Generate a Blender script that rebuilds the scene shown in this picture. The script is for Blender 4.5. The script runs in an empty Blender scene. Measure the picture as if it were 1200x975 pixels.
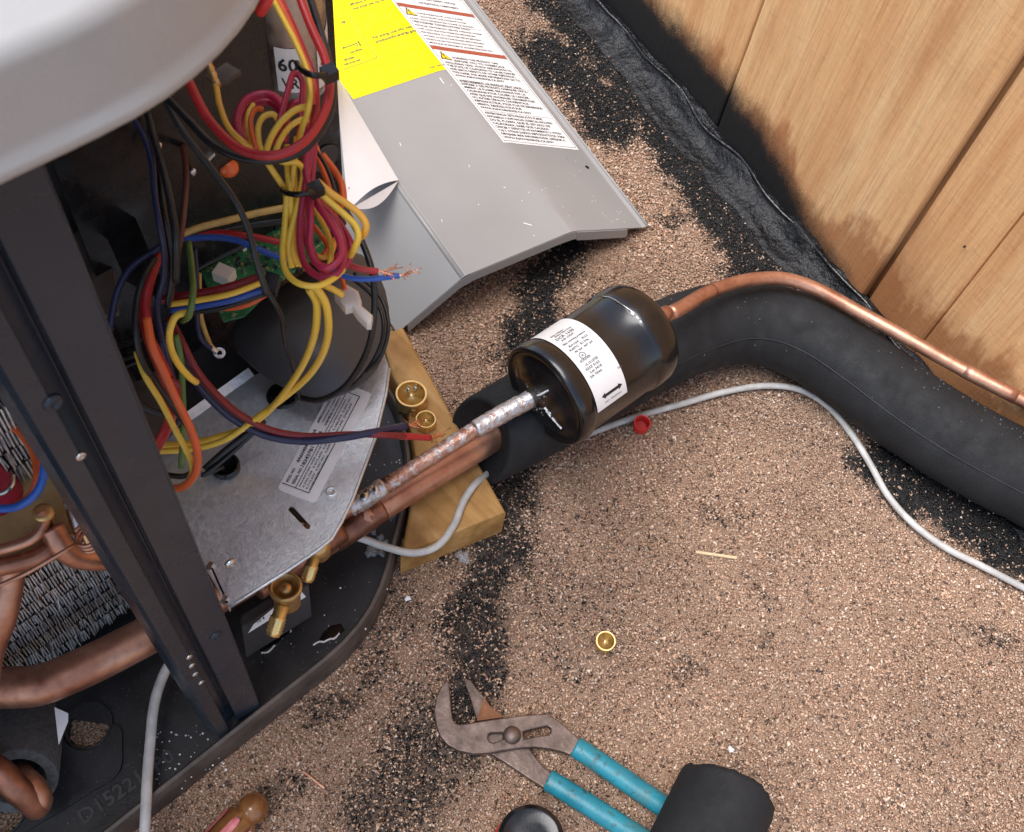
import bpy, math, random
import numpy as np
from mathutils import Vector, Matrix
from mathutils.geometry import delaunay_2d_cdt, tessellate_polygon

random.seed(7); RNG = np.random.default_rng(7)
SC = bpy.context.scene; COL = SC.collection

# ------------------------------------------------------------------ camera
F = 1200.0; H = 0.75; YAW = math.radians(52.3)
dn = np.array([455-600, -(1200-487.5), -F]); dn /= np.linalg.norm(dn)
up = -dn; fw = np.array([0, 0, -1.0]); ya = fw-up*(fw@up); ya /= np.linalg.norm(ya); xa = np.cross(ya, up)
R = np.stack([math.cos(YAW)*xa+math.sin(YAW)*ya, -math.sin(YAW)*xa+math.cos(YAW)*ya, up])
CAMP = np.array([0, 0, H])
def at(px, py, z=0.0):
    """point of the place at height z seen at photo pixel px, py (survey helper)"""
    r = R@np.array([px-600, -(py-487.5), -F]); return CAMP+r*((z-H)/r[2])
def mpp(z): return (H-z)/0.83/F          # metres per photo pixel near height z
cam = bpy.data.cameras.new('camera'); co = bpy.data.objects.new('camera', cam); COL.objects.link(co)
M = Matrix.Identity(4)
for i in range(3):
    for j in range(3): M[i][j] = R[i, j]
    M[i][3] = CAMP[i]
co.matrix_world = M
cam.sensor_fit = 'HORIZONTAL'; cam.sensor_width = 36; cam.lens = 36*F/1200; cam.clip_start = 0.02; cam.clip_end = 200
cam.dof.use_dof = True; cam.dof.focus_distance = 0.74; cam.dof.aperture_fstop = 30
SC.camera = co

# ------------------------------------------------------------------ light
SUN_EL, SUN_AZ = math.radians(70), math.radians(150)   # azimuth measured from +X towards +Y
w = bpy.data.worlds.new('World'); SC.world = w; w.use_nodes = True
nt = w.node_tree; nt.nodes.clear()
o_ = nt.nodes.new('ShaderNodeOutputWorld'); bg = nt.nodes.new('ShaderNodeBackground'); sk = nt.nodes.new('ShaderNodeTexSky')
hs = nt.nodes.new('ShaderNodeHueSaturation'); hs.inputs['Saturation'].default_value = 0.75
sk.sky_type = 'NISHITA'; sk.sun_disc = False; sk.sun_elevation = SUN_EL; sk.sun_rotation = math.pi/2-SUN_AZ
sk.dust_density = 1.5
nt.links.new(sk.outputs[0], hs.inputs['Color']); nt.links.new(hs.outputs[0], bg.inputs[0]); nt.links.new(bg.outputs[0], o_.inputs[0])
bg.inputs[1].default_value = 0.14
sl = bpy.data.lights.new('sun', 'SUN'); sl.energy = 2.0; sl.angle = math.radians(45); sl.color = (1.0, 0.99, 0.975)
so = bpy.data.objects.new('sun', sl); COL.objects.link(so)
sd = Vector((math.cos(SUN_EL)*math.cos(SUN_AZ), math.cos(SUN_EL)*math.sin(SUN_AZ), math.sin(SUN_EL)))
so.rotation_euler = sd.to_track_quat('Z', 'Y').to_euler(); so.location = sd*5
SC.view_settings.view_transform = 'Standard'; SC.view_settings.look = 'None'; SC.view_settings.gamma = 1
SC.view_settings.exposure = 0.92

# ------------------------------------------------------------------ helpers
LOC = {}
def put(o, parent, loc):
    COL.objects.link(o)
    if parent is not None:
        o.parent = parent; LOC[o.name] = LOC[parent.name]
    else:
        o.location = loc; LOC[o.name] = np.array(loc, float)
def thing(name, label, cat, loc, group=None):
    o = bpy.data.objects.new(name, None); o.empty_display_size = 0.02
    put(o, None, tuple(float(v) for v in loc)); o['label'] = label; o['category'] = cat
    if group: o['group'] = group
    return o
def tag(o, label=None, cat=None, group=None, kind=None):
    for k, v in (('label', label), ('category', cat), ('group', group), ('kind', kind)):
        if v: o[k] = v
    return o
def part(name, VF, m, parent=None, smooth=False, label=None, sharp=None):
    """one mesh object; VF in world coordinates, stored relative to its thing"""
    V, Fc = VF; V = np.asarray(V, float).reshape(-1, 3)
    base = LOC[parent.name] if parent is not None else np.array([V[:, 0].mean(), V[:, 1].mean(), V[:, 2].min()])
    me = bpy.data.meshes.new(name); me.from_pydata((V-base).tolist(), [], [list(map(int, f)) for f in Fc]); me.validate()
    me.materials.append(m)
    if smooth:
        me.polygons.foreach_set('use_smooth', [True]*len(me.polygons))
        if sharp: me.set_sharp_from_angle(angle=math.radians(sharp))
    o = bpy.data.objects.new(name, me); put(o, parent, base)
    if label: o['label'] = label
    return o
def join(*vfs):
    V = []; Fc = []; n = 0
    for v, f in vfs:
        v = np.asarray(v, float).reshape(-1, 3); V.append(v); Fc += [[i+n for i in q] for q in f]; n += len(v)
    return np.concatenate(V), Fc
def spline(pts, n=8):
    p = [np.asarray(q, float) for q in pts]; p = [2*p[0]-p[1]]+p+[2*p[-1]-p[-2]]
    out = []
    for i in range(1, len(p)-2):
        a, b, c, d = p[i-1:i+3]
        # centripetal Catmull-Rom
        t0 = 0; t1 = t0+max(np.linalg.norm(b-a), 1e-6)**.5; t2 = t1+max(np.linalg.norm(c-b), 1e-6)**.5; t3 = t2+max(np.linalg.norm(d-c), 1e-6)**.5
        for k in range(n):
            t = t1+(t2-t1)*k/n
            A1 = (t1-t)/(t1-t0)*a+(t-t0)/(t1-t0)*b; A2 = (t2-t)/(t2-t1)*b+(t-t1)/(t2-t1)*c; A3 = (t3-t)/(t3-t2)*c+(t-t2)/(t3-t2)*d
            B1 = (t2-t)/(t2-t0)*A1+(t-t0)/(t2-t0)*A2; B2 = (t3-t)/(t3-t1)*A2+(t-t1)/(t3-t1)*A3
            out.append((t2-t)/(t2-t1)*B1+(t-t1)/(t2-t1)*B2)
    out.append(p[-2]); return np.array(out)
def frames(P):
    T = np.gradient(P, axis=0); T /= np.linalg.norm(T, axis=1)[:, None]+1e-12
    n = np.cross(T[0], [0, 0, 1.0])
    if np.linalg.norm(n) < 1e-3: n = np.cross(T[0], [1.0, 0, 0])
    N = []
    for t in T:
        n = n-t*(n@t); n /= np.linalg.norm(n); N.append(n.copy())
    N = np.array(N); return T, N, np.cross(T, N)
def tube(P, r, seg=10, caps=True, lump=0.0, sq=1.0):
    P = np.asarray(P, float); T, N, B = frames(P); r = np.broadcast_to(np.asarray(r, float), (len(P),))
    V = []
    for i in range(len(P)):
        for k in range(seg):
            a = 2*math.pi*k/seg; rr = r[i]*(1+(random.uniform(-lump, lump) if lump else 0))
            V.append(P[i]+rr*(math.cos(a)*N[i]+sq*math.sin(a)*B[i]))
    Fc = [[i*seg+k, i*seg+(k+1) % seg, (i+1)*seg+(k+1) % seg, (i+1)*seg+k] for i in range(len(P)-1) for k in range(seg)]
    if caps: Fc += [list(range(seg))[::-1], [(len(P)-1)*seg+k for k in range(seg)]]
    return np.array(V), Fc
def lathe(base, axis, prof, seg=24, mod=None, closed=False, caps=True):
    """prof: (radius, height along axis) list"""
    base = np.asarray(base, float); ax = np.asarray(axis, float); ax /= np.linalg.norm(ax)
    n = np.cross(ax, [0, 0, 1.0])
    if np.linalg.norm(n) < 1e-3: n = np.array([1.0, 0, 0])
    n /= np.linalg.norm(n); b = np.cross(ax, n); V = []; m = len(prof)
    for r, h in prof:
        for k in range(seg):
            a = 2*math.pi*k/seg; rr = r*(mod(a, h) if mod else 1)
            V.append(base+ax*h+rr*(math.cos(a)*n+math.sin(a)*b))
    Fc = [[i*seg+k, i*seg+(k+1) % seg, ((i+1) % m)*seg+(k+1) % seg, ((i+1) % m)*seg+k] for i in range(m if closed else m-1) for k in range(seg)]
    if not closed and caps:
        if prof[0][0] > 1e-5: Fc.append(list(range(seg))[::-1])
        if prof[-1][0] > 1e-5: Fc.append([(m-1)*seg+k for k in range(seg)])
    return np.array(V), Fc
def cdt(loops):
    vs = []; es = []; n = 0
    for lp in loops:
        k = len(lp); vs += [Vector((float(p[0]), float(p[1]))) for p in lp]; es += [(n+i, n+(i+1) % k) for i in range(k)]; n += k
    v, e, f, *_ = delaunay_2d_cdt(vs, es, [], 0, 1e-7)
    def inside(x, y, lp):
        c = False
        for i in range(len(lp)):
            (x0, y0), (x1, y1) = lp[i-1][:2], lp[i][:2]
            if (y0 > y) != (y1 > y) and x < (x1-x0)*(y-y0)/(y1-y0)+x0: c = not c
        return c
    out = []
    for q in f:
        cx_ = sum(v[i].x for i in q)/len(q); cy_ = sum(v[i].y for i in q)/len(q)
        if sum(inside(cx_, cy_, lp) for lp in loops) % 2: out.append(list(q))
    return [(p.x, p.y) for p in v], out
def plate(loops, lift, thick=(0, 0, 0.0012)):
    """flat sheet with holes: loops are 2-D outlines, lift maps (u,v) to a point, thick is the offset of the upper face"""
    v, f = cdt(loops); th = np.asarray(thick, float); n = len(v)
    lo = np.array([lift(a, b) for a, b in v]); V = np.concatenate([lo, lo+th])
    Fc = [q[::-1] for q in f]+[[i+n for i in q] for q in f]
    from collections import Counter
    c = Counter()
    for q in f:
        for i in range(len(q)): c[(q[i], q[(i+1) % len(q)])] += 1
    for (a, b) in list(c):
        if (b, a) not in c: Fc.append([a, b, b+n, a+n])
    return V, Fc
def prism(poly, z0, z1):
    return plate([[(p[0], p[1]) for p in poly]], lambda a, b: (a, b, z0), (0, 0, z1-z0))
def bevelprism(poly, z0, z1, b):
    """extruded outline with a chamfered top edge"""
    p = np.array(poly, float)[:, :2]; n = len(p)
    if sum(p[i-1, 0]*p[i, 1]-p[i, 0]*p[i-1, 1] for i in range(n)) < 0: p = p[::-1]
    def inset(d):
        out = []
        for i in range(n):
            a = p[i]-p[i-1]; c = p[(i+1) % n]-p[i]; a = a/np.linalg.norm(a); c = c/np.linalg.norm(c)
            na = np.array([-a[1], a[0]]); nc = np.array([-c[1], c[0]]); m = na+nc; m /= max(np.linalg.norm(m)**2/2, .35)
            out.append(p[i]+m*d)
        return np.array(out)
    rings = [(p, z0), (p, z1-b), (inset(b*.35), z1-b*.35), (inset(b), z1)]
    V = []
    for q, z in rings: V += [(a, c, z) for a, c in q]
    Fc = [[r*n+i, r*n+(i+1) % n, (r+1)*n+(i+1) % n, (r+1)*n+i] for r in range(3) for i in range(n)]
    top, f2 = cdt([rings[3][0]]); o = len(V); V += [(a, c, z1) for a, c in top]; Fc += [[i+o for i in q] for q in f2]
    return np.array(V), Fc
def obox(c, ex, ey, ez):
    """box from centre and three half-vectors"""
    c, ex, ey, ez = [np.asarray(q, float) for q in (c, ex, ey, ez)]
    V = [c+a*ex+b*ey+d*ez for d in (-1, 1) for b in (-1, 1) for a in (-1, 1)]
    return np.array(V), [[0, 2, 3, 1], [4, 5, 7, 6], [0, 1, 5, 4], [2, 6, 7, 3], [0, 4, 6, 2], [1, 3, 7, 5]]
def bevel(o, wd, seg=2, ang=35):
    m = o.modifiers.new('bevel', 'BEVEL'); m.width = wd; m.segments = seg; m.limit_method = 'ANGLE'; m.angle_limit = math.radians(ang); return o
def grid(fn, nu, nv):
    V = [fn(i/nu, j/nv) for j in range(nv+1) for i in range(nu+1)]
    return np.array(V), [[j*(nu+1)+i, j*(nu+1)+i+1, (j+1)*(nu+1)+i+1, (j+1)*(nu+1)+i] for j in range(nv) for i in range(nu)]
def text(lines, fn):
    """lines: (string, u, v, size, align[, width]) in label coordinates; fn maps (u, v) to a point"""
    vfs = []
    for L in lines:
        c = bpy.data.curves.new('lettering', 'FONT'); c.body = L[0]; c.size = L[3]; c.align_x = L[4]; c.resolution_u = 2; c.offset = L[3]*.022; c.space_character = 1.03
        o = bpy.data.objects.new('lettering', c); me = bpy.data.meshes.new_from_object(o)
        v = np.array([q.co[:2] for q in me.vertices]).reshape(-1, 2)
        if len(v):
            if len(L) > 5:
                wd = v[:, 0].max()-v[:, 0].min(); v[:, 0] = (v[:, 0]-v[:, 0].min())*L[5]/wd
            vfs.append((np.array([fn(L[1]+a, L[2]+b) for a, b in v]), [list(p.vertices) for p in me.polygons]))
        bpy.data.objects.remove(o); bpy.data.curves.remove(c); bpy.data.meshes.remove(me)
    return join(*vfs)
def bars(rects, fn, sub=1):
    out = []
    for (u0, v0, u1, v1) in rects:
        out.append(grid(lambda a, b: fn(u0+(u1-u0)*a, v0+(v1-v0)*b), sub, 1))
    return join(*out)

def blob(c, r, hgt, seed, m=9):
    g = np.random.default_rng(seed)
    rr = 1+g.normal(0, .22, m); prof = [(1, 0), (.85, .6), (.45, .95), (0, 1)]; V = []
    for q, h_ in prof[:-1]:
        for k in range(m): a = 2*math.pi*k/m; V.append((c[0]+q*r*rr[k]*math.cos(a), c[1]+q*r*rr[k]*math.sin(a), c[2]+hgt*h_))
    V.append((c[0], c[1], c[2]+hgt)); Fc = [[i*m+k, i*m+(k+1) % m, (i+1)*m+(k+1) % m, (i+1)*m+k] for i in range(2) for k in range(m)]+[[2*m+k, 2*m+(k+1) % m, 3*m] for k in range(m)]
    return np.array(V), Fc

# ------------------------------------------------------------------ materials
class NB:
    def __init__(s, name):
        s.m = bpy.data.materials.new(name); s.m.use_nodes = True; s.t = s.m.node_tree; s.p = s.t.nodes['Principled BSDF']; s._c = None
    def n(s, k, **kw):
        q = s.t.nodes.new(k)
        for a, b in kw.items():
            if a in q.inputs.keys(): q.inputs[a].default_value = b
            else: setattr(q, a, b)
        return q
    def l(s, a, b): s.t.links.new(a, b)
    def co(s, sc=(1, 1, 1)):
        if s._c is None: s._c = s.n('ShaderNodeTexCoord')
        if sc == (1, 1, 1): return s._c.outputs['Object']
        m = s.n('ShaderNodeMapping'); m.inputs['Scale'].default_value = sc; s.l(s._c.outputs['Object'], m.inputs[0]); return m.outputs[0]
    def noise(s, scale, detail=4, rough=.6, sc=(1, 1, 1)):
        q = s.n('ShaderNodeTexNoise', Scale=scale, Detail=detail, Roughness=rough); s.l(s.co(sc), q.inputs['Vector']); return q.outputs['Fac']
    def ramp(s, fac, stops):
        q = s.n('ShaderNodeValToRGB'); cr = q.color_ramp
        while len(cr.elements) < len(stops): cr.elements.new(.5)
        for e, (p, c) in zip(cr.elements, stops):
            e.position = p; e.color = (c[0], c[1], c[2], 1) if hasattr(c, '__len__') else (c, c, c, 1)
        s.l(fac, q.inputs[0]); return q.outputs[0]
    def mix(s, fac, a, b):
        q = s.n('ShaderNodeMix', data_type='RGBA')
        for v, i in ((fac, 0), (a, 6), (b, 7)):
            if hasattr(v, 'links'): s.l(v, q.inputs[i])
            else: q.inputs[i].default_value = v if i == 0 else (v[0], v[1], v[2], 1)
        return q.outputs[2]
    def math(s, op, a, b=0.0, clamp=False):
        q = s.n('ShaderNodeMath', operation=op, use_clamp=clamp)
        for v, i in ((a, 0), (b, 1)):
            if hasattr(v, 'links'): s.l(v, q.inputs[i])
            else: q.inputs[i].default_value = v
        return q.outputs[0]
    def bump(s, fac, strength=.3, dist=.001):
        q = s.n('ShaderNodeBump', Strength=strength, Distance=dist); s.l(fac, q.inputs['Height'])
        old = s.p.inputs['Normal'].links
        if old: s.l(old[0].from_socket, q.inputs['Normal'])
        s.l(q.outputs[0], s.p.inputs['Normal']); s.l(q.outputs[0], s.p.inputs['Coat Normal'])
    def set(s, **kw):
        for k, v in kw.items():
            k = k.replace('_', ' ')
            if hasattr(v, 'links'): s.l(v, s.p.inputs[k])
            else: s.p.inputs[k].default_value = (v[0], v[1], v[2], 1) if hasattr(v, '__len__') else v
        return s
def simple(name, c, rough=.45, metal=0.0, var=.18, scale=60, bump=.1, bscale=400, bdist=.0005, spec=.5, coat=0, rv=.15, dust=0.0, thr=.7):
    b = NB(name); n = b.noise(scale)
    c = np.array(c); col = b.ramp(n, [(.3, c*(1-var)), (.7, np.minimum(c*(1+var), 1))])
    if dust:
        d = b.ramp(b.noise(900, 2), [(thr, 0), (thr+.05, dust)]); col = b.mix(d, col, (.42, .4, .37))
    b.set(Base_Color=col, Metallic=metal, Specular_IOR_Level=spec, Coat_Weight=coat, Coat_Roughness=.1)
    b.set(Roughness=b.ramp(b.noise(scale*2.3), [(.3, max(rough-rv, .03)), (.7, min(rough+rv, 1))]))
    if bump: b.bump(b.noise(bscale, 3), bump, bdist)
    return b.m
def copper(name, fresh=.35, dark=(.05, .022, .016), tin=0.0):
    b = NB(name)
    c = b.ramp(b.noise(24, 4, .6), [(.26, dark), (.28+.32*(1-fresh), (.40, .18, .115)), (.62, (.64, .35, .235)), (.82, (.55, .30, .24))])
    c = b.mix(b.ramp(b.noise(160, 4), [(.5, 0), (.8, .4)]), c, (.16, .06, .045))
    rg = b.ramp(b.noise(90), [(.3, .34), (.7, .52)]); met = .85
    if tin:
        f = b.ramp(b.noise(150, 6, .75), [(.54-tin*.3, 0), (.68-tin*.3, 1)]); c = b.mix(f, c, (.62, .59, .57))
        b.bump(b.noise(180, 4), .8, .0018)
    b.set(Base_Color=c, Metallic=met, Roughness=rg); b.bump(b.noise(300, 3), .12, .0004); return b.m
M_ = {}
def wire_mat(name, c, rough=.35):
    b = NB(name); c = np.array(c)
    b.set(Base_Color=b.mix(b.ramp(b.noise(110, 4), [(.52, 0), (.8, .5)]), c, c*.45+.012), Roughness=b.ramp(b.noise(240), [(.3, rough-.1), (.7, rough+.15)]), Specular_IOR_Level=.5)
    b.bump(b.noise(260, 2), .12, .0006); return b.m
for n_, c_ in dict(red=(.42, .02, .022), crimson=(.38, .018, .055), orange=(.72, .12, .025), yellow=(.85, .54, .06), amber=(.82, .42, .05), black=(.012, .012, .013), blue=(.02, .07, .32),
                   brightblue=(.03, .12, .5), navy=(.015, .018, .06), brown=(.09, .025, .018), green=(.1, .17, .03), darkred=(.2, .01, .015), oldyellow=(.5, .32, .08), sleeve=(.03, .03, .03)).items():
    M_[n_] = wire_mat(n_+' wire insulation', c_)
M_['lid'] = simple('pale grey powder coat', (.36, .345, .33), .3, 0, .03, 30, .12, 1500, .0002)
M_['panel'] = simple('grey panel paint', (.30, .293, .287), .33, 0, .06, 9, .03, 14, .001, rv=.06, dust=.2, thr=.76)
M_['post'] = simple('dark steel paint', (.013, .022, .035), .27, 0, .25, 14, .06, 300, .0004, spec=.45, dust=.06, rv=.1)
M_['pan'] = simple('black pan paint', (.016, .017, .019), .42, 0, .4, 16, .25, 700, .0006, dust=.7)
M_['panrim'] = simple('brown weathered rim', (.075, .058, .048), .55, 0, .45, 40, .3, 400, .0006, dust=.3)
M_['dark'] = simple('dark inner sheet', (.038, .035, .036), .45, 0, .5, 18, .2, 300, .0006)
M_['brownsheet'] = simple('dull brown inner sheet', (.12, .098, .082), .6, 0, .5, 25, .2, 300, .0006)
M_['flap'] = simple('charcoal plastic sheet', (.05, .048, .049), .55, 0, .1, 14, .15, 180, .001)
M_['blackplastic'] = simple('glossy black plastic', (.008, .008, .009), .25, 0, .3, 40, .1)
M_['foam'] = simple('black foam rubber', (.013, .0135, .015), .75, 0, .3, 30, .6, 900, .0008, spec=.35, dust=.15)
M_['greyfoam'] = simple('grey foam rubber', (.09, .095, .1), .9, 0, .35, 300, .8, 900, .0012)
M_['print'] = simple('black print', (.015, .015, .017), .5, 0, .05, 40, 0)
M_['greyprint'] = simple('grey print', (.09, .09, .09), .5, 0, .05, 40, 0)
M_['bluegrey'] = simple('blue print', (.03, .04, .15), .5, 0, .05, 40, 0)
M_['redprint'] = simple('brick red print', (.38, .09, .05), .5, 0, .12, 200, 0)
M_['orangeprint'] = simple('yellow print', (.8, .62, .02), .5, 0, .05, 40, 0)
M_['paper'] = simple('white paper', (.8, .8, .81), .7, 0, .02, 60, .1, 60, .001)
M_['sticker'] = simple('white sticker', (.78, .77, .76), .4, 0, .03, 60, 0)
M_['silversticker'] = simple('silver sticker', (.80, .79, .78), .45, .0, .05, 60, 0)
M_['yellowlabel'] = simple('yellow sticker', (.88, .78, .0), .45, 0, .02, 60, 0)
M_['brass'] = simple('brass', (.86, .60, .24), .33, .85, .12, 60, .1, rv=.1)
M_['dullbrass'] = simple('dull brass', (.60, .38, .15), .45, .8, .3, 90, .25)
M_['copper'] = copper('copper', .6, (.12, .045, .03))
M_['brightcopper'] = copper('bright copper', .75, (.3, .1, .05))
M_['burntcopper'] = copper('heat browned copper', .1)
M_['solder'] = copper('brazed copper', .4, tin=.58)
M_['splash'] = copper('heat stained copper', .75, (.2, .075, .05))
M_['solderdark'] = simple('burnt flux', (.10, .095, .09), .35, .4, .8, 400, .2)
M_['solderthin'] = copper('solder streaked copper', .5, tin=.22)
M_['strand'] = simple('bare copper strands', (.72, .33, .2), .35, 1, .2, 100, 0)
M_['steel'] = simple('bright steel', (.62, .61, .6), .25, 1, .15, 60, .1)
M_['canlid'] = simple('brushed aluminium can', (.5, .45, .42), .36, 1, .2, 40, .15, 200, .0004)
M_['redplastic'] = simple('red plastic', (.62, .03, .025), .35, 0, .1, 60, .1)
M_['nylon'] = simple('milky nylon', (.62, .55, .48), .4, 0, .06, 60, .1)
M_['cable'] = simple('grey cable jacket', (.47, .455, .43), .5, 0, .25, 60, .15)
M_['olive'] = simple('tan board', (.46, .33, .15), .6, 0, .35, 30, .2)
M_['capacitor'] = simple('orange ceramic', (.75, .14, .03), .22, 0, .08, 60, 0)
M_['ashsteel'] = simple('worn plier steel', (.17, .125, .105), .5, .75, .4, 70, .35, 400, .0006)
b = NB('brown grit'); b.set(Base_Color=b.ramp(b.noise(700, 2, .8), [(.3, (.09, .05, .03)), (.5, (.36, .23, .15)), (.7, (.6, .45, .33))]), Roughness=.7); M_['gritmix'] = b.m
b = NB('clear wet blob'); b.set(Base_Color=(.85, .86, .87), Roughness=.08, Transmission_Weight=.75, IOR=1.33); M_['water'] = b.m
b = NB('amber cellulose handle'); b.set(Base_Color=b.ramp(b.noise(60), [(.3, (.22, .08, .022)), (.7, (.42, .19, .065))]), Roughness=.2, Transmission_Weight=.35, IOR=1.48, Coat_Weight=.3); M_['amber_handle'] = b.m
b = NB('glossy black enamel'); b.set(Base_Color=b.mix(b.ramp(b.noise(14, 4), [(.4, 0), (.75, .9)]), (.005, .005, .006), (.022, .016, .013)), Roughness=b.ramp(b.noise(55), [(.3, .16), (.7, .3)]), Coat_Weight=.3, Coat_Roughness=.14)
b.bump(b.noise(35, 2), .12, .0012); M_['enamel'] = b.m
b = NB('teal vinyl grip'); tc = b.ramp(b.noise(50, 4), [(.3, (.010, .17, .24)), (.7, (.022, .27, .35))])
tc = b.mix(b.ramp(b.noise(200, 5, .7), [(.56, 0), (.64, .75)]), tc, (.03, .06, .055)); tc = b.mix(b.ramp(b.noise(38, 5, .7), [(.55, 0), (.7, .6)]), tc, (.10, .16, .13)); b.set(Base_Color=tc, Roughness=.38); b.bump(b.noise(150, 3), .3, .0008); M_['teal'] = b.m
# galvanised steel with spangle
b = NB('galvanised steel'); v = b.n('ShaderNodeTexVoronoi', Scale=420.0); b.l(b.co(), v.inputs['Vector'])
hb = b.n('ShaderNodeSeparateColor'); b.l(v.outputs['Color'], hb.inputs[0])
b.set(Base_Color=b.mix(b.ramp(b.noise(25, 4), [(.35, 0), (.7, .5)]), b.ramp(hb.outputs[0], [(0, (.62, .65, .67)), (1, (.78, .81, .83))]), (.62, .61, .60)), Metallic=.75, Roughness=b.ramp(hb.outputs[1], [(0, .32), (1, .5)]))
b.bump(b.noise(700, 3), .35, .0006); M_['galv'] = b.m
# aluminium fins
b = NB('aluminium fins'); b.set(Base_Color=b.ramp(b.noise(180, 4), [(.3, (.45, .445, .44)), (.65, (.85, .84, .83))]), Metallic=.5, Roughness=.42); M_['fin'] = b.m
# circuit board
b = NB('circuit board'); b.set(Base_Color=b.mix(b.ramp(b.noise(420, 2), [(.6, 0), (.66, .7)]), b.ramp(b.noise(90, 3), [(.4, (.012, .09, .03)), (.6, (.03, .16, .055))]), (.4, .38, .2)), Roughness=.35); M_['pcb'] = b.m
# sawn timber block
def timber(name, a, c, d, gscale, axis, dark=.6):
    b = NB(name); sc = [1, 1, 1]; sc[axis] = .06
    g = b.noise(gscale, 6, .7, tuple(sc)); col = b.ramp(g, [(.3, a), (.52, c), (.72, d)])
    col = b.mix(b.ramp(b.noise(22, 5), [(.42, 0), (.75, dark)]), col, np.array(a)*.75)
    b.set(Base_Color=col, Roughness=.62, Specular_IOR_Level=.3); b.bump(g, .35, .0012); b.bump(b.noise(500, 3), .25, .0005); return b.m
M_['block'] = timber('weathered pine', (.26, .125, .035), (.46, .25, .08), (.56, .35, .15), 70, 1, .9)
M_['splinter'] = timber('pale splinter', (.5, .36, .2), (.65, .5, .3), (.72, .58, .38), 200, 0, .1)
# cedar boards, sprayed black along the bottom
b = NB('rough cedar board'); oi = b.n('ShaderNodeObjectInfo'); rnd = oi.outputs['Random']
off = b.n('ShaderNodeVectorMath', operation='ADD'); b.l(b.co(), off.inputs[0]); cx = b.n('ShaderNodeCombineXYZ'); b.l(b.math('MULTIPLY', rnd, 7.0), cx.inputs[0]); b.l(b.math('MULTIPLY', rnd, 3.0), cx.inputs[2]); b.l(cx.outputs[0], off.inputs[1])
def wn(scale, detail, rough, sc):
    m = b.n('ShaderNodeMapping'); m.inputs['Scale'].default_value = sc; b.l(off.outputs[0], m.inputs[0])
    q = b.n('ShaderNodeTexNoise', Scale=scale, Detail=detail, Roughness=rough); b.l(m.outputs[0], q.inputs[0]); return q.outputs['Fac']
g1 = wn(34, 5, .6, (1, 1, .05)); g2 = wn(150, 4, .7, (1, 1, .07)); g3 = wn(260, 3, .6, (.35, 1, 1)); pt = wn(9, 4, .6, (1, 1, .45))
col = b.ramp(g1, [(.25, (.60, .295, .125)), (.45, (.71, .395, .18)), (.6, (.76, .465, .225)), (.8, (.81, .56, .31))])
g4 = wn(520, 3, .7, (1, 1, .03)); col = b.mix(b.ramp(g4, [(.45, 0), (.68, .55)]), col, (.46, .22, .10)); col = b.mix(b.ramp(g2, [(.5, 0), (.75, .3)]), col, (.40, .19, .08)); col = b.mix(b.ramp(g3, [(.58, 0), (.72, .2)]), col, (.74, .54, .32))
col = b.mix(b.ramp(pt, [(.56, 0), (.72, .55)]), col, (.38, .16, .065))
sx = b.n('ShaderNodeSeparateXYZ'); b.l(b.co(), sx.inputs[0]); X_, Z_ = sx.outputs[0], sx.outputs[2]
geo = b.n('ShaderNodeNewGeometry'); sg = b.n('ShaderNodeSeparateXYZ'); b.l(geo.outputs['Position'], sg.inputs[0]); WY, WZ = sg.outputs[1], sg.outputs[2]
# damp reddish stain near the foot
dm = b.math('ADD', b.math('MULTIPLY', WZ, -9.0), b.math('MULTIPLY', wn(14, 5, .7, (1, 1, .35)), 2.1)); col = b.mix(b.ramp(dm, [(.35, 0), (.55, .72)]), col, (.34, .125, .045))
# black overspray
edge = b.n('ShaderNodeMapRange', **{'From Min': .10, 'From Max': .34, 'To Min': -.02, 'To Max': .074}); b.l(WY, edge.inputs[0])
spn = b.noise(1100, 2, .8); spl = b.noise(28, 3)
h_ = b.math('SUBTRACT', edge.outputs[0], WZ); h_ = b.math('ADD', h_, b.math('MULTIPLY', b.math('SUBTRACT', spl, .5), .03)); h_ = b.math('ADD', h_, b.math('MULTIPLY', b.math('SUBTRACT', spn, .5), .045))
sp = b.n('ShaderNodeMapRange', **{'From Min': -.016, 'From Max': .016, 'To Min': 0.0, 'To Max': 1.0}); b.l(h_, sp.inputs[0]); col = b.mix(sp.outputs[0], col, (.013, .012, .012))
b.set(Base_Color=col, Roughness=.68, Specular_IOR_Level=.3); b.bump(g2, .5, .0016); b.bump(g4, .6, .0012); b.bump(g3, .4, .0009); M_['cedar'] = b.m
# tar
b = NB('glossy tar bead'); b.set(Base_Color=(.008, .008, .009), Roughness=.16); b.bump(b.noise(160, 4), .5, .002); M_['tarbead'] = b.m
b = NB('black tar'); b.set(Base_Color=b.ramp(b.noise(120, 4), [(.4, (.006, .006, .007)), (.75, (.016, .016, .018))]), Roughness=b.ramp(b.noise(90, 5), [(.35, .08), (.65, .38)]), Specular_IOR_Level=.38)
b.bump(b.noise(75, 6, .62), .8, .006); b.bump(b.noise(420, 2), .25, .0012); M_['tar'] = b.m
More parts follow.
